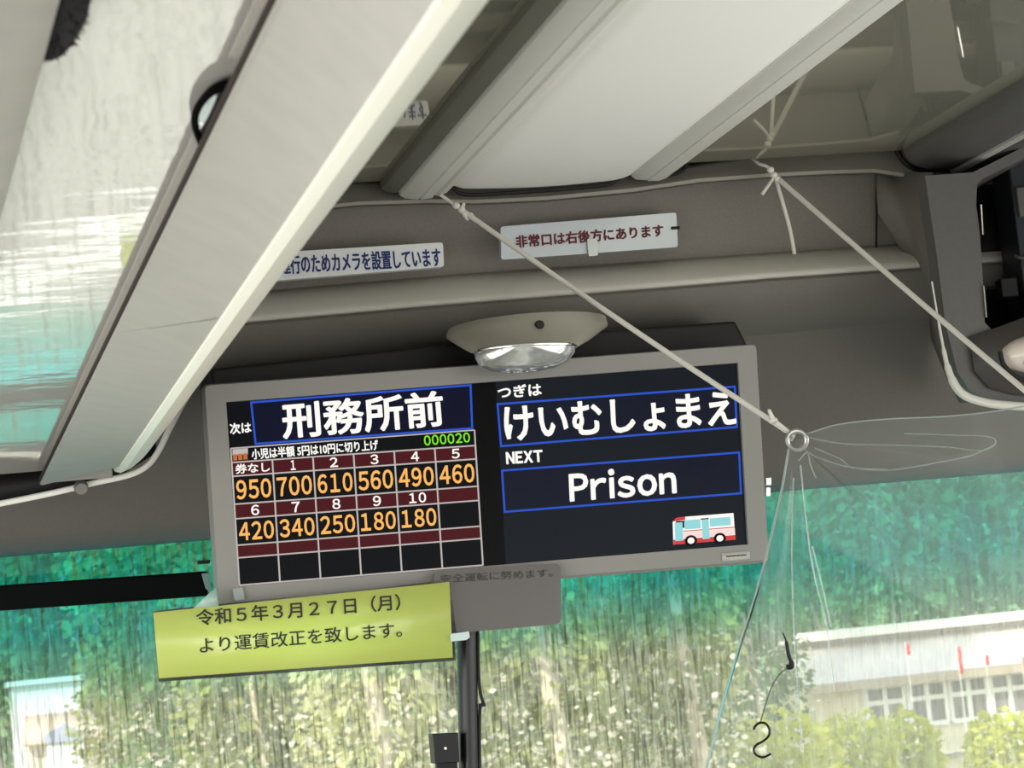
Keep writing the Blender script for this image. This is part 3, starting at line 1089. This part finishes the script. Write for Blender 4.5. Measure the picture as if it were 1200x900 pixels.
def vinyl(name, tint=(0.93, 0.97, 0.95), milky=0.05, gloss=0.07, ior=1.45, bumpy=0.0):
    m, n, l, out = shader(name)
    tp = n.new('ShaderNodeBsdfTransparent')
    tp.inputs[0].default_value = tint + (1,)
    tl = n.new('ShaderNodeBsdfTranslucent')
    tl.inputs[0].default_value = (0.85, 0.9, 0.88, 1)
    df = n.new('ShaderNodeBsdfDiffuse')
    df.inputs[0].default_value = (0.8, 0.82, 0.8, 1)
    md = n.new('ShaderNodeMixShader')
    l.new(tl.outputs[0], md.inputs[1])
    l.new(df.outputs[0], md.inputs[2])
    m1 = n.new('ShaderNodeMixShader')
    m1.inputs[0].default_value = milky
    l.new(tp.outputs[0], m1.inputs[1])
    l.new(md.outputs[0], m1.inputs[2])
    g_ = n.new('ShaderNodeBsdfGlossy')
    g_.inputs[1].default_value = 0.08
    fz = n.new('ShaderNodeFresnel')
    fz.inputs[0].default_value = ior
    m2 = n.new('ShaderNodeMixShader')
    l.new(fz.outputs[0], m2.inputs[0])
    l.new(m1.outputs[0], m2.inputs[1])
    l.new(g_.outputs[0], m2.inputs[2])
    l.new(m2.outputs[0], out.inputs[0])
    return m


SLEEVE = vinyl('clear_sleeve', milky=0.12)
quad(MB(), pln, [(179, 716), (527, 680), (535, 741), (549, 740), (550, 749), (533, 752), (534, 774), (186, 799)], -0.0014).build('sleeve', SLEEVE, nt, solid=0.0004)
quad(MB(), pln, [(226, 713), (253, 688), (256, 710)], 0.0012).build('corner_tape', paper('milky_tape', (214, 232, 224), (210, 235, 225), 0.6), nt, solid=0.0003)
MB().prism([pln.at(u, v, 0.0) for u, v in [(527, 743), (549, 740), (550, 747), (546, 750), (528, 752)]], pln.n * 0.003).build('sleeve_clip', paper('white_clip', (225, 240, 238), (225, 240, 238), 0.4), nt)

# ------------------------------------------------------------------ black pole with cable, and camera box
YPo = 3.10
pt, pb = P(547, 728, YPo), P(551, 990, YPo)
po = thing('support_pole', pb, 'black vertical pole in front of the windscreen under the display', 'pole')
MB().tube([pt, pt * 0.5 + pb * 0.5, pb], 0.0124, 20).build('pole', mat('black_tube', (16, 16, 18), 0.3), po)
MB().tube(smooth_path([P(560, 738, YPo - .005), P(561, 790, YPo - .005), P(563, 812, YPo - .005), P(566, 826, YPo - .005), P(562, 842, YPo - .005), P(563, 990, YPo - .005)]), 0.0020).build('cable', M_BLACK, po)
MB().box(P(565, 826, YPo - .006), (0.004, 0.003, 0.002)).build('cable_tie', M_BLACK, po, bevel=0.001)
cb = thing('recorder_camera', P(522, 895, YPo - .02), 'small black box camera beside the pole at the bottom of the windscreen', 'camera')
MB().prism([P(507, 860, YPo - .03), P(537, 858.5, YPo - .03), P(538.5, 893, YPo - .03), P(510, 895, YPo - .03)], (0, 0.03, 0)).build('body', mat('black_case_2', (12, 12, 13), 0.45), cb, bevel=0.001)
MB().tube([P(522, 877, YPo - .029), P(522, 877, YPo - .033)], 0.0017, 10).build('indicator', mat('white_dot', (245, 245, 240), 0.4), cb)
MB().prism([P(512, 893, YPo - .025), P(536, 892, YPo - .025), P(538, 960, YPo - .025), P(514, 962, YPo - .025)], (0, 0.012, 0)).build('bracket', M_BLACK, cb, bevel=0.001)

# ------------------------------------------------------------------ cords, vinyl curtain, hook
YG = 2.86
G = P(931, 514, YG)
c1 = thing('cord', P(518, 232, 3.14), 'white knotted cord stretched from the header down to the curtain eyelet', 'cord')
e0 = P(516, 228, 3.150)
k1 = P(541, 246, 3.135)
e1 = P(922, 505, YG + .005)
MB().tube([e0, k1], 0.0022).build('cord_end', M_CORD, c1)
pts = [k1.lerp(e1, t) + Vector((0, 0, -0.004 * math.sin(math.pi * t))) for t in [i / 20 for i in range(21)]]
MB().tube(pts, 0.0033, 10).build('cord_run', M_CORD, c1)
kn = MB()
for du, dv in ((-6, -5), (0, 0), (5, 5), (10, 7)):
    kn.v, kn.f = kn.v, kn.f
    q = blob(P(541 + du, 246 + dv, 3.130), 0.0050, 0.0045, 0.0046, 12, 8)
    kn.add(q.v, q.f)
for du, dv in ((544, 238), (548, 258)):
    kn.tube([P(541, 246, 3.13), P(du, dv, 3.125)], [0.003, 0.0018], 8)
kn.build('knot', M_CORD, c1)
kn = MB()
q = blob(P(906, 493, YG + .005), 0.0060, 0.005, 0.0042, 12, 8)
kn.add(q.v, q.f)
kn.tube([P(906, 492, YG + .005), P(901, 480, YG)], [0.0032, 0.002], 8)
kn.tube([P(910, 495, YG), P(924, 506, YG - .006), P(930, 510, YG - .008), P(927, 515, YG)], 0.0026, 8)
kn.build('knot', M_CORD, c1)

c2 = thing('cord', P(906, 204, 3.13), 'white cord running from the roof lip to the right edge, with loose ends', 'cord')
a0, a1 = P(908, 206, 3.140), P(1290, 532, 2.70)
MB().tube([a0.lerp(a1, t) + Vector((0, 0, -0.003 * math.sin(math.pi * t))) for t in [i / 20 for i in range(21)]], 0.0034, 10).build('cord_run', M_CORD, c2)
MB().tube(smooth_path([a0, P(918, 240, 3.14), P(926, 270, 3.155), P(931, 297, 3.17)]), 0.0026).build('loose_end', M_CORD, c2)
MB().tube(smooth_path([a0, P(900, 196, 3.14), P(890, 192, 3.15), P(882, 186, 3.165)]), 0.0022).build('loose_end', M_CORD, c2)
MB().tube(smooth_path([a0, P(902, 215, 3.13), P(893, 228, 3.13)]), 0.0022).build('loose_end', M_CORD, c2)
kn = MB()
for du, dv in ((0, 0), (-4, -6), (4, 5)):
    q = blob(P(907 + du, 205 + dv, 3.134), 0.0050, 0.0045, 0.0044, 12, 8)
    kn.add(q.v, q.f)
kn.build('knot', M_CORD, c2)

cur = thing('vinyl_curtain', G, 'clear vinyl curtain hung by a metal eyelet at the right', 'curtain')
left_e = [(925, 522), (917, 570), (906, 620), (888, 690), (868, 752), (850, 812), (832, 880), (815, 960), (806, 1000)]
top_e = [(940, 510), (975, 499), (1010, 493), (1060, 490), (1110, 488), (1170, 482), (1230, 470), (1300, 455), (1360, 440)]
right_b = [(1360, 1000)]
NA, NR = 90, 44
rows = []
for i in range(NA + 1):
    a = i / NA
    aw = a ** 1.8                             # more folds near the hanging edge
    # end point of this spoke on the far boundary
    if aw < 0.55:
        q = aw / 0.55
        end = Vector((806 + (1360 - 806) * q, 1000))
    else:
        q = (aw - 0.55) / 0.45
        end = Vector((1360, 1000 - 560 * q))
    r = []
    for j in range(NR + 1):
        t = (j / NR) ** 1.2
        g0 = Vector((931, 516))
        p = g0.lerp(end, t)
        if i == 0 or i == NA:
            pass
        # pull the first spokes to the true edges
        k = t * (len(left_e) - 1)
        n0 = min(int(k), len(left_e) - 2)
        le = Vector(left_e[n0]).lerp(Vector(left_e[n0 + 1]), k - n0)
        te = Vector(top_e[n0]).lerp(Vector(top_e[n0 + 1]), k - n0)
        wl_, wt_ = max(0, 1 - aw / 0.25) ** 1.5, max(0, (aw - 0.7) / 0.3) ** 1.5
        base0 = g0.lerp(Vector((806, 1000)), t)
        baset = g0.lerp(Vector((1360, 440)), t)
        p = p + (le - base0) * wl_ + (te - baset) * wt_
        rad = min(1.0, t * 2.2 + 0.02)
        env = max(0.0, 1 - aw * 3.0) ** 0.7
        fold = 0.010 * t * env * math.sin(2 * math.pi * (aw * 11 + 0.25 * math.sin(3 * t))) + 0.008 * t * math.sin(2 * math.pi * (a * 3.1 + 0.8 * t))
        # loose pouch under the top edge
        if aw > 0.6:
            fold += 0.02 * math.sin(math.pi * min(1, t * 1.6)) * math.sin(math.pi * (aw - 0.6) / 0.4 * 2.0)
        r.append(P(p.x, p.y, YG - 0.10 * t * a + fold))
    rows.append(r)
MB().grid(rows).build('sheet', vinyl('clear_vinyl', (0.93, 0.96, 0.93), 0.12, ior=1.18), cur, angle=180)
HEM = vinyl('vinyl_edge', (0.78, 0.92, 0.88), 0.45, ior=1.5)
GLINT = vinyl('vinyl_crease_glint', (0.9, 0.95, 0.93), 0.22, ior=1.25)
MB().tube(smooth_path([rows[0][j] for j in range(0, NR + 1, 4)]), 0.0016, 8).build('hem', HEM, cur)
MB().tube(smooth_path([rows[NA][j] for j in range(0, NR + 1, 4)]), 0.0009, 8).build('hem', HEM, cur)
cm = MB()  # thin pale tubes modelling the highlights along the curtain's folds
for c_ in ([(945, 512), (990, 520), (1060, 522), (1110, 524), (1150, 528), (1166, 520), (1160, 512), (1120, 510), (1060, 508)],
           [(945, 530), (985, 545), (1040, 551), (1110, 540), (1140, 533), (1166, 521)],
           [(955, 525), (985, 538), (1000, 548), (1040, 550)],
           [(938, 545), (944, 600), (950, 650), (958, 690), (966, 720), (972, 760), (978, 810)],
           [(930, 560), (928, 640), (930, 720), (936, 820), (940, 880)],
           [(952, 640), (962, 680), (970, 716), (974, 735)],
           [(936, 540), (946, 530), (950, 545), (956, 560)]):
    cm.tube(smooth_path([P(u, v, YG - 0.04) for u, v in c_]), 0.0009, 6)
cm.build('crease_glints', GLINT, cur)
ey = MB()
ax = Vector((-0.35, -1, -0.2)).normalized()
e1_ = ax.orthogonal().normalized()
e2_ = ax.cross(e1_)
cen = P(934, 516, YG - 0.012)
ringp = [cen + (e1_ * math.cos(t) + e2_ * math.sin(t)) * 0.0112 for t in [2 * math.pi * k / 28 for k in range(29)]]
ey.tube(ringp, 0.0030, 10, caps=False)
ey.build('eyelet', mat('dull_steel', (176, 176, 170), 0.3, 0.8), cur)

hk = thing('s_hook', P(893, 868, 2.80), 'black S-shaped hook dangling on a thin wire by the vinyl curtain', 'hook')
Sp = [(250, 766), (256, 752), (272, 741), (292, 744), (305, 764), (302, 788), (282, 806), (258, 820), (250, 838), (262, 856), (285, 862), (310, 850)]
MB().tube(smooth_path([P(800 + x / 3, 600 + y / 3, 2.80) for x, y in Sp]), 0.0014, 8).build('hook', mat('dark_steel', (40, 36, 34), 0.35, 0.6), hk)
Wp = [(378, 542), (345, 566), (318, 605), (300, 650), (285, 700), (272, 742)]
MB().tube(smooth_path([P(800 + x / 3, 600 + y / 3, 2.80) for x, y in Wp]), 0.0009, 6).build('wire', mat('grey_wire', (96, 98, 92), 0.5), hk)
Kp = [(352, 425), (364, 455), (372, 500), (384, 540), (366, 545)]
MB().tube(smooth_path([P(800 + x / 3, 600 + y / 3, 2.80) for x, y in Kp]), [0.001] * 9 + [0.0022] * 12 + [0.0032] * 12, 8).build('tie', M_BLACK, hk)

# ------------------------------------------------------------------ mirror and black fluff modelled in place of reflections under the left rack
def PZ(u, v, z):
    d = ray(u, v)
    d = d * (z / d.z)
    return Vector((d.x, d.y, d.z + ZC))


zu = 0.3105
mc = [PZ(270, 100, zu), PZ(250, 107, zu), PZ(236, 120, zu), PZ(229, 134, zu), PZ(229, 148, zu), PZ(234, 163, zu), PZ(240, 172, zu), PZ(262, 178, zu), PZ(292, 170, zu), PZ(306, 140, zu), PZ(296, 106, zu)]
mc_s = smooth_path(mc + [mc[0]], 6)[:-1]
mir = thing('mirror_reflection', PZ(262, 140, 0.313), 'small black-framed round mirror modelled in place of a reflection under the left rack, partly hidden by its edge', 'mirror')
MB().tube(mc_s + [mc_s[0]], 0.0022, 10, caps=False).build('frame', mat('matt_black', (5, 4, 4), 0.95, spec=0.02), mir)
cc = sum(mc_s, Vector()) / len(mc_s)
rows = [[cc + (p - cc) * s + Vector((0, 0, -0.003 * (1 - s * s))) for p in mc_s] for s in (1, 0.75, 0.5, 0.25, 0.02)]
MB().grid(rows, True).build('glass', mat('mirror_glass', (226, 236, 240), 0.03, 1.0), mir)
MB().prism(mc_s, (0, 0, 0.0035)).build('back', MATS['matt_black'], mir)
fz = thing('reflected_fluff', PZ(60, 20, 0.3105), 'black fluffy shape modelled in place of a reflection below the rack at the upper left corner', 'reflected_fluff')
cp_ = PZ(56, 16, 0.3105)
hairs = MB()
core = blob(cp_, 0.018, 0.085, 0.0056, 24, 14, lambda q: 1 + 0.05 * math.sin(9 * q.x + 5 * q.y))
core.build('core', mat('black_fluff', (10, 8, 9), 0.9), fz)
for k in range(500):
    q = Vector((random.gauss(0, 1), random.gauss(0, 1), random.gauss(0, 1))).normalized()
    b0 = cp_ + Vector((q.x * 0.0175, q.y * 0.084, q.z * 0.0053))
    t = Vector((q.x * 0.8 + random.uniform(-.3, .3), q.y + random.uniform(-.3, .3) - 0.2, q.z * .6 - 0.3)).normalized()
    hairs.tube([b0, b0 + t * random.uniform(0.001, 0.0035)], [0.0006, 0.0001], 3, caps=False)
hairs.build('fluff', MATS['black_fluff'], fz)

# ------------------------------------------------------------------ outside
M_ROAD = mat('pale_asphalt', (128, 125, 118), 0.9, noise=0.06, scale=3)
struct(MB().box((0, 100, -0.1), (120, 130, 0.1)).build('ground', mat('dry_earth', (150, 138, 108), 0.95, noise=0.15, scale=0.4)))
struct(MB().box((1.0, -6.2, 0.01), (30, 24.3, 0.015)).build('road', M_ROAD))
mk = mat('road_paint', (246, 246, 242), 0.7)
for pts_ in ([(-0.6, 18.0), (0.2, 16.5), (0.51, 15.87), (0.99, 14.85), (1.42, 14.06), (2.5, 12.3), (4.5, 9.5)], [(-0.5, 18.1), (0.25, 16.65), (0.51, 16.16), (1.01, 15.33), (1.41, 14.6), (2.6, 12.8), (4.8, 10.0)]):
    cl_ = smooth_path([Vector((x, y, 0.032)) for x, y in pts_])
    struct(MB().grid([[p - Vector((0.075, 0.0, 0)) for p in cl_], [p + Vector((0.075, 0.0, 0)) for p in cl_]]).build('road_marking', mk, smooth=False))
struct(MB().box((1.0, 18.7, 0.02), (30, 0.32, 0.03)).build('ground_verge', mat('dry_grass', (132, 128, 84), 0.95, noise=0.25, scale=4)))
struct(MB().box((1.0, 19.3, 0.03), (30, 0.16, 0.05)).build('kerb', mat('pale_kerb', (220, 218, 210), 0.8)))
rows = []
for i in range(25):
    x = -60 + 140 * i / 24
    rows.append([Vector((x + random.uniform(-1, 1), 75 + 3 * k + random.uniform(-1, 1), (0, 3, 6.5, 9.5, 12, 13.5)[k] * (1 + 0.12 * math.sin(i * 1.3 + k)) - 0.3)) for k in range(6)])
M_HILL = mat('wooded_slope', (104, 134, 88), 0.95, noise=0.45, scale=0.9)
struct(MB().grid(rows).build('hill', M_HILL))


def leaf_cloud(c, rx, ry, rz, n_, size, droop=0.4, shell=0.35):
    mb_ = MB()
    for _ in range(n_):
        q = Vector((random.gauss(0, 1), random.gauss(0, 1), random.gauss(0, 1))).normalized()
        s_ = random.random() ** shell
        p = Vector(c) + Vector((q.x * rx, q.y * ry, q.z * rz)) * s_
        d = Vector((q.x + random.uniform(-.6, .6), q.y + random.uniform(-.6, .6), random.uniform(-.5, .3) - droop)).normalized()
        w_ = d.cross(Vector((random.uniform(-1, 1), random.uniform(-1, 1), random.uniform(-1, 1)))).normalized()
        L = size * random.uniform(0.6, 1.5)
        W = L * random.uniform(0.25, 0.5)
        mb_.add([p, p + d * L * 0.5 + w_ * W, p + d * L, p + d * L * 0.5 - w_ * W], [(0, 1, 2, 3)])
    return mb_


def leafmat(name, rgb, trans):
    m, n, l, out = shader(name)
    d = n.new('ShaderNodeBsdfDiffuse')
    t = n.new('ShaderNodeBsdfTranslucent')
    a_ = n.new('ShaderNodeMixShader')
    a_.inputs[0].default_value = 0.35
    tc_ = n.new('ShaderNodeTexCoord')
    z_ = n.new('ShaderNodeTexNoise')
    z_.inputs['Scale'].default_value = 2.5
    c_ = n.new('ShaderNodeValToRGB')
    c_.color_ramp.elements[0].position = 0.35
    c_.color_ramp.elements[1].position = 0.65
    c_.color_ramp.elements[0].color = lin(tuple(int(x * 0.72) for x in rgb))
    c_.color_ramp.elements[1].color = lin(rgb)
    l.new(tc_.outputs['Object'], z_.inputs['Vector'])
    l.new(z_.outputs['Fac'], c_.inputs[0])
    l.new(c_.outputs[0], d.inputs[0])
    t.inputs[0].default_value = lin(trans)
    l.new(d.outputs[0], a_.inputs[1])
    l.new(t.outputs[0], a_.inputs[2])
    l.new(a_.outputs[0], out.inputs[0])
    return m


LM = [leafmat('olive_leaves', (166, 172, 112), (170, 178, 90)), leafmat('mid_green_leaves', (128, 148, 92), (130, 155, 80)), leafmat('pale_leaves', (214, 216, 164), (214, 216, 140))]
M_BLOOM = leafmat('white_bloom', (240, 234, 216), (230, 226, 200))
M_BARK = mat('pale_bark', (190, 180, 158), 0.9, noise=0.2, scale=6, stretch=(1, 1, 0.2))


def gp(u, D, z=0.0):
    """point at distance D under the pixel column u (taken at the horizon)"""
    hv = 840 - 0.072 * (u + 60)
    p = P(u, hv, D)
    return Vector((p.x, D, z))


kinds = ['pale olive', 'mid green', 'light yellow-green']
spots = [(175, 30, 0, 0), (235, 26, 1, 0), (300, 23.2, 0, 0), (365, 28, 1, 3), (440, 21.3, 2, 22), (508, 24, 0, 13), (580, 29, 1, 0), (645, 21.2, 0, 24), (720, 25, 2, 0), (805, 22.5, 0, 18), (880, 28, 1, 0)]
wheres = ['right of the white house', 'under the left end of the yellow notice', 'under the middle of the yellow notice', 'under the right half of the yellow notice', 'with a thick pale trunk left of the pole', 'with a thin pale trunk just left of the pole', 'right of the black pole', 'with the broad pale trunk right of the pole', 'midway between pole and curtain', 'with a pale trunk at the curtain edge', 'seen through the curtain edge']
for (u, D, k, tw), wh in zip(spots, wheres):
    b = gp(u, D)
    t_ = thing('tree', b, f'{kinds[k]} tree outside, {wh}', 'tree', 'trees in front of the bus')
    r_ = max(tw, 8) / 3000 * D / 2
    MB().tube(smooth_path([b, b + Vector((0.04, 0, 1.5)), b + Vector((-0.05, 0.05, 3.2)), b + Vector((0.03, 0.1, 5.2))], 4), [r_ * 1.15] * 5 + [r_] * 4 + [r_ * .5] * 4, 10).build('trunk', M_BARK, t_)
    rx = 0.031 * D
    cr_ = leaf_cloud(b + Vector((0, 0.3, 4.2)), rx, 0.75, 2.9, 3200, 0.10, 0.5)
    lo_ = leaf_cloud(b + Vector((0, 0.5, 2.2)), rx, 0.7, 1.2, 1800, 0.075, 0.35)
    cr_.add(lo_.v, lo_.f)
    cr_.build('crown', LM[k], t_, smooth=False)
    bl_ = leaf_cloud(b + Vector((0, 0.0, 1.9)), rx, 0.8, 0.9, 420, 0.06, 0.0)
    bl_.build('blossom', M_BLOOM, t_, smooth=False)
# a row of darker trees further back
back = [(-120, 44), (-10, 53), (110, 49), (230, 54), (350, 48), (470, 53), (590, 49), (710, 45), (830, 41), (960, 61), (1050, 57), (1140, 62), (1230, 58)]
bw_ = ['at the far left', 'above the white house', 'left of the notice', 'behind the notice', 'over the notice right end', 'behind the black pole', 'right of the pole', 'below the display right half', 'beside the curtain edge', 'above the left end of the long building roof', 'above the middle of the long building', 'above the right part of the long building', 'past the right end of the view']
M_FAR = leafmat('far_leaves', (122, 158, 104), (130, 165, 90))
for (u, D), wh in zip(back, bw_):
    b = gp(u, D)
    t_ = thing('tree', b, f'dark green tree in the back row, {wh}', 'tree', 'trees in the back row')
    MB().tube([b, b + Vector((0, 0, 7))], [0.2, 0.08], 8).build('trunk', M_BARK, t_)
    cr_ = leaf_cloud(b + Vector((0, 0, 5.2)), 1.75, 1.3, 4.4, 2600, 0.26, 0.4)
    cr_.build('crown', M_FAR, t_, smooth=False)

# small white house at the left
D = 40
hb = gp(70, D)
hs = thing('house', hb, 'small white house with brown lower roof beyond the trees at left', 'house')
zt = lambda u, v: P(u, v, D).z
zW = zt(60, 798)
MB().box((hb.x - 0.1, D + 3, zW / 2), (0.55, 1.0, zW / 2)).build('wall', mat('house_white', (206, 212, 218), 0.8), hs)
MB().box((hb.x - 0.1, D + 3, zW + .03), (0.62, 1.1, 0.04)).build('roof_edge', mat('roof_pale', (206, 210, 212), 0.8), hs)
ze, zr = zt(62, 868), zt(62, 836)
xl, xr = P(25, 860, D).x, P(132, 860, D).x
MB().add([Vector((xl, D, ze)), Vector((xr, D, ze)), Vector((xr - .25, D + 1.6, zr)), Vector((xl + .1, D + 1.6, zr))], [(0, 1, 2, 3)]).build('roof', mat('roof_brown', (186, 166, 146), 0.8), hs, solid=0.05)
MB().box(((xl + xr) / 2, D + 1, ze / 2), ((xr - xl) / 2 - .1, 0.8, ze / 2)).build('lower_wall', mat('house_cream', (220, 212, 196), 0.8), hs)
MB().prism([P(52, 862, D - .5), P(75, 848, D - .5), P(101, 859, D - .5), P(101, 868, D - .5), P(52, 871, D - .5)], (0, 0.4, 0)).build('porch_roof', mat('blue_grey_roof', (150, 158, 178), 0.7), hs)
MB().prism([P(56, 871, D - .45), P(98, 868, D - .45), P(98, 900, D - .45), P(56, 903, D - .45)], (0, 0.3, 0)).build('porch', MATS['house_white'], hs)
# long low building at the right
D = 46
s = D / 3000
lb = thing('building', gp(1100, D), 'long pale building with a broad roof and rows of white-framed windows', 'building')
A, Bq = P(985, 778, D), P(1500, 742, D)
xa, xb = A.x - 0.6, Bq.x
zE = P(1100, 789, D).z
zR = P(1100, 744, D).z
zF = P(1100, 733, D).z
MB().box(((xa + xb) / 2, D + 4, zE / 2), ((xb - xa) / 2, 4, zE / 2)).build('wall', mat('cream_wall', (232, 222, 196), 0.85), lb)
rows = [[Vector((x, D - 0.5, zE)), Vector((x, D + 1.2, zR)), Vector((x, D + 1.25, zF)), Vector((x, D + 8, zF))] for x in (xa - .3, xb)]
MB().grid(rows).build('roof', mat('pale_roof', (196, 186, 180), 0.7, noise=0.06, scale=3, stretch=(3, .3, .3)), lb, solid=0.05, smooth=False)
MB().box(((xa + xb) / 2, D + 1.0, zF + .03), ((xb - xa) / 2 + .3, 0.2, 0.09)).build('ridge_band', mat('white_band', (232, 230, 222), 0.7), lb)
MB().box(((xa + xb) / 2, D - 0.42, zE - 0.06), ((xb - xa) / 2 + .3, 0.08, 0.07)).build('eave', mat('eave_shade', (176, 160, 142), 0.8), lb)  # brown tone holds the shadow under the roof edge
M_GL = mat('dim_glass', (138, 130, 126), 0.3)
M_FRW = mat('window_white', (244, 244, 240), 0.6)
for (v0, v1) in ((797, 847), (886, 940)):
    z1, z0 = P(1100, v0, D).z, P(1100, v1, D).z
    wx = xa + 1.0
    while wx < xb - 0.6:
        cxw, hwid = wx + 0.38, 0.38
        fr = MB()
        zc_, hz_ = (z0 + z1) / 2, (z1 - z0) / 2
        for dx in (-hwid, 0, hwid):
            fr.box((cxw + dx, D - .03, zc_), (0.045, 0.04, hz_))
        for zz in (z0, z0 + (z1 - z0) * 0.62, z1):
            fr.box((cxw, D - .035, zz), (hwid, 0.04, 0.045))
        fo = fr.build('window', M_FRW, lb, smooth=False)
        MB().box((cxw, D - .01, zc_), (hwid, 0.02, hz_)).build('pane', M_GL, fo, smooth=False)
        wx += 0.84
# red banners on poles in front of it
for k, (u, v0, v1) in enumerate([(1061, 755, 768), (1121, 758, 790), (1154, 768, 780), (1197, 770, 790)]):
    Db = 42
    t0, t1 = P(u, v0, Db), P(u, v1, Db)
    o_b = thing('banner', Vector((t0.x, Db, 0)), ['short faded red banner leftmost before the building roof', 'tall bright red banner second from left before the roof', 'small pale red banner third from left before the roof', 'red banner at the right edge before the roof'][k], 'banner', 'red banners before the building')
    MB().tube([Vector((t0.x, Db, 0)), Vector((t0.x, Db, t0.z + .03))], 0.006, 6).build('pole', M_FRW, o_b)
    MB().grid([[Vector((t0.x + dx, Db + 0.02 * math.sin(dx * 40 + 9 * q), t0.z + (t1.z - t0.z) * q / 4)) for dx in (0, 0.025, 0.05, 0.07)] for q in range(5)]).build('cloth', mat('red_cloth', (226, 60, 66), 0.8), o_b, solid=0.004)
# yellow-green shrubs before the building
M_YL = leafmat('yellow_leaves', (214, 214, 96), (220, 220, 80))
for u, D, h, r_, wh in [(905, 24, 2.05, 0.55, 'behind the hook at the curtain edge'), (985, 26, 2.0, 0.45, 'under the left end of the building'), (1045, 27, 2.1, 0.42, 'left of the bright wall gap'), (1165, 26, 2.2, 0.46, 'right, covering lower windows'), (1240, 23.5, 2.1, 0.5, 'past the right edge')]:
    b = gp(u, D)
    zt_ = P(u, 836, D).z
    t_ = thing('shrub', b, f'yellow-green shrub before the long building, {wh}', 'shrub', 'shrubs before the building')
    MB().tube([b, b + Vector((0, 0, zt_ * .8))], [0.04, 0.015], 7).build('stem', M_BARK, t_)
    leaf_cloud(b + Vector((0, 0, zt_ * 0.62)), r_, r_, zt_ * 0.42, 1300, 0.10, 0.0).build('foliage', M_YL, t_, smooth=False)
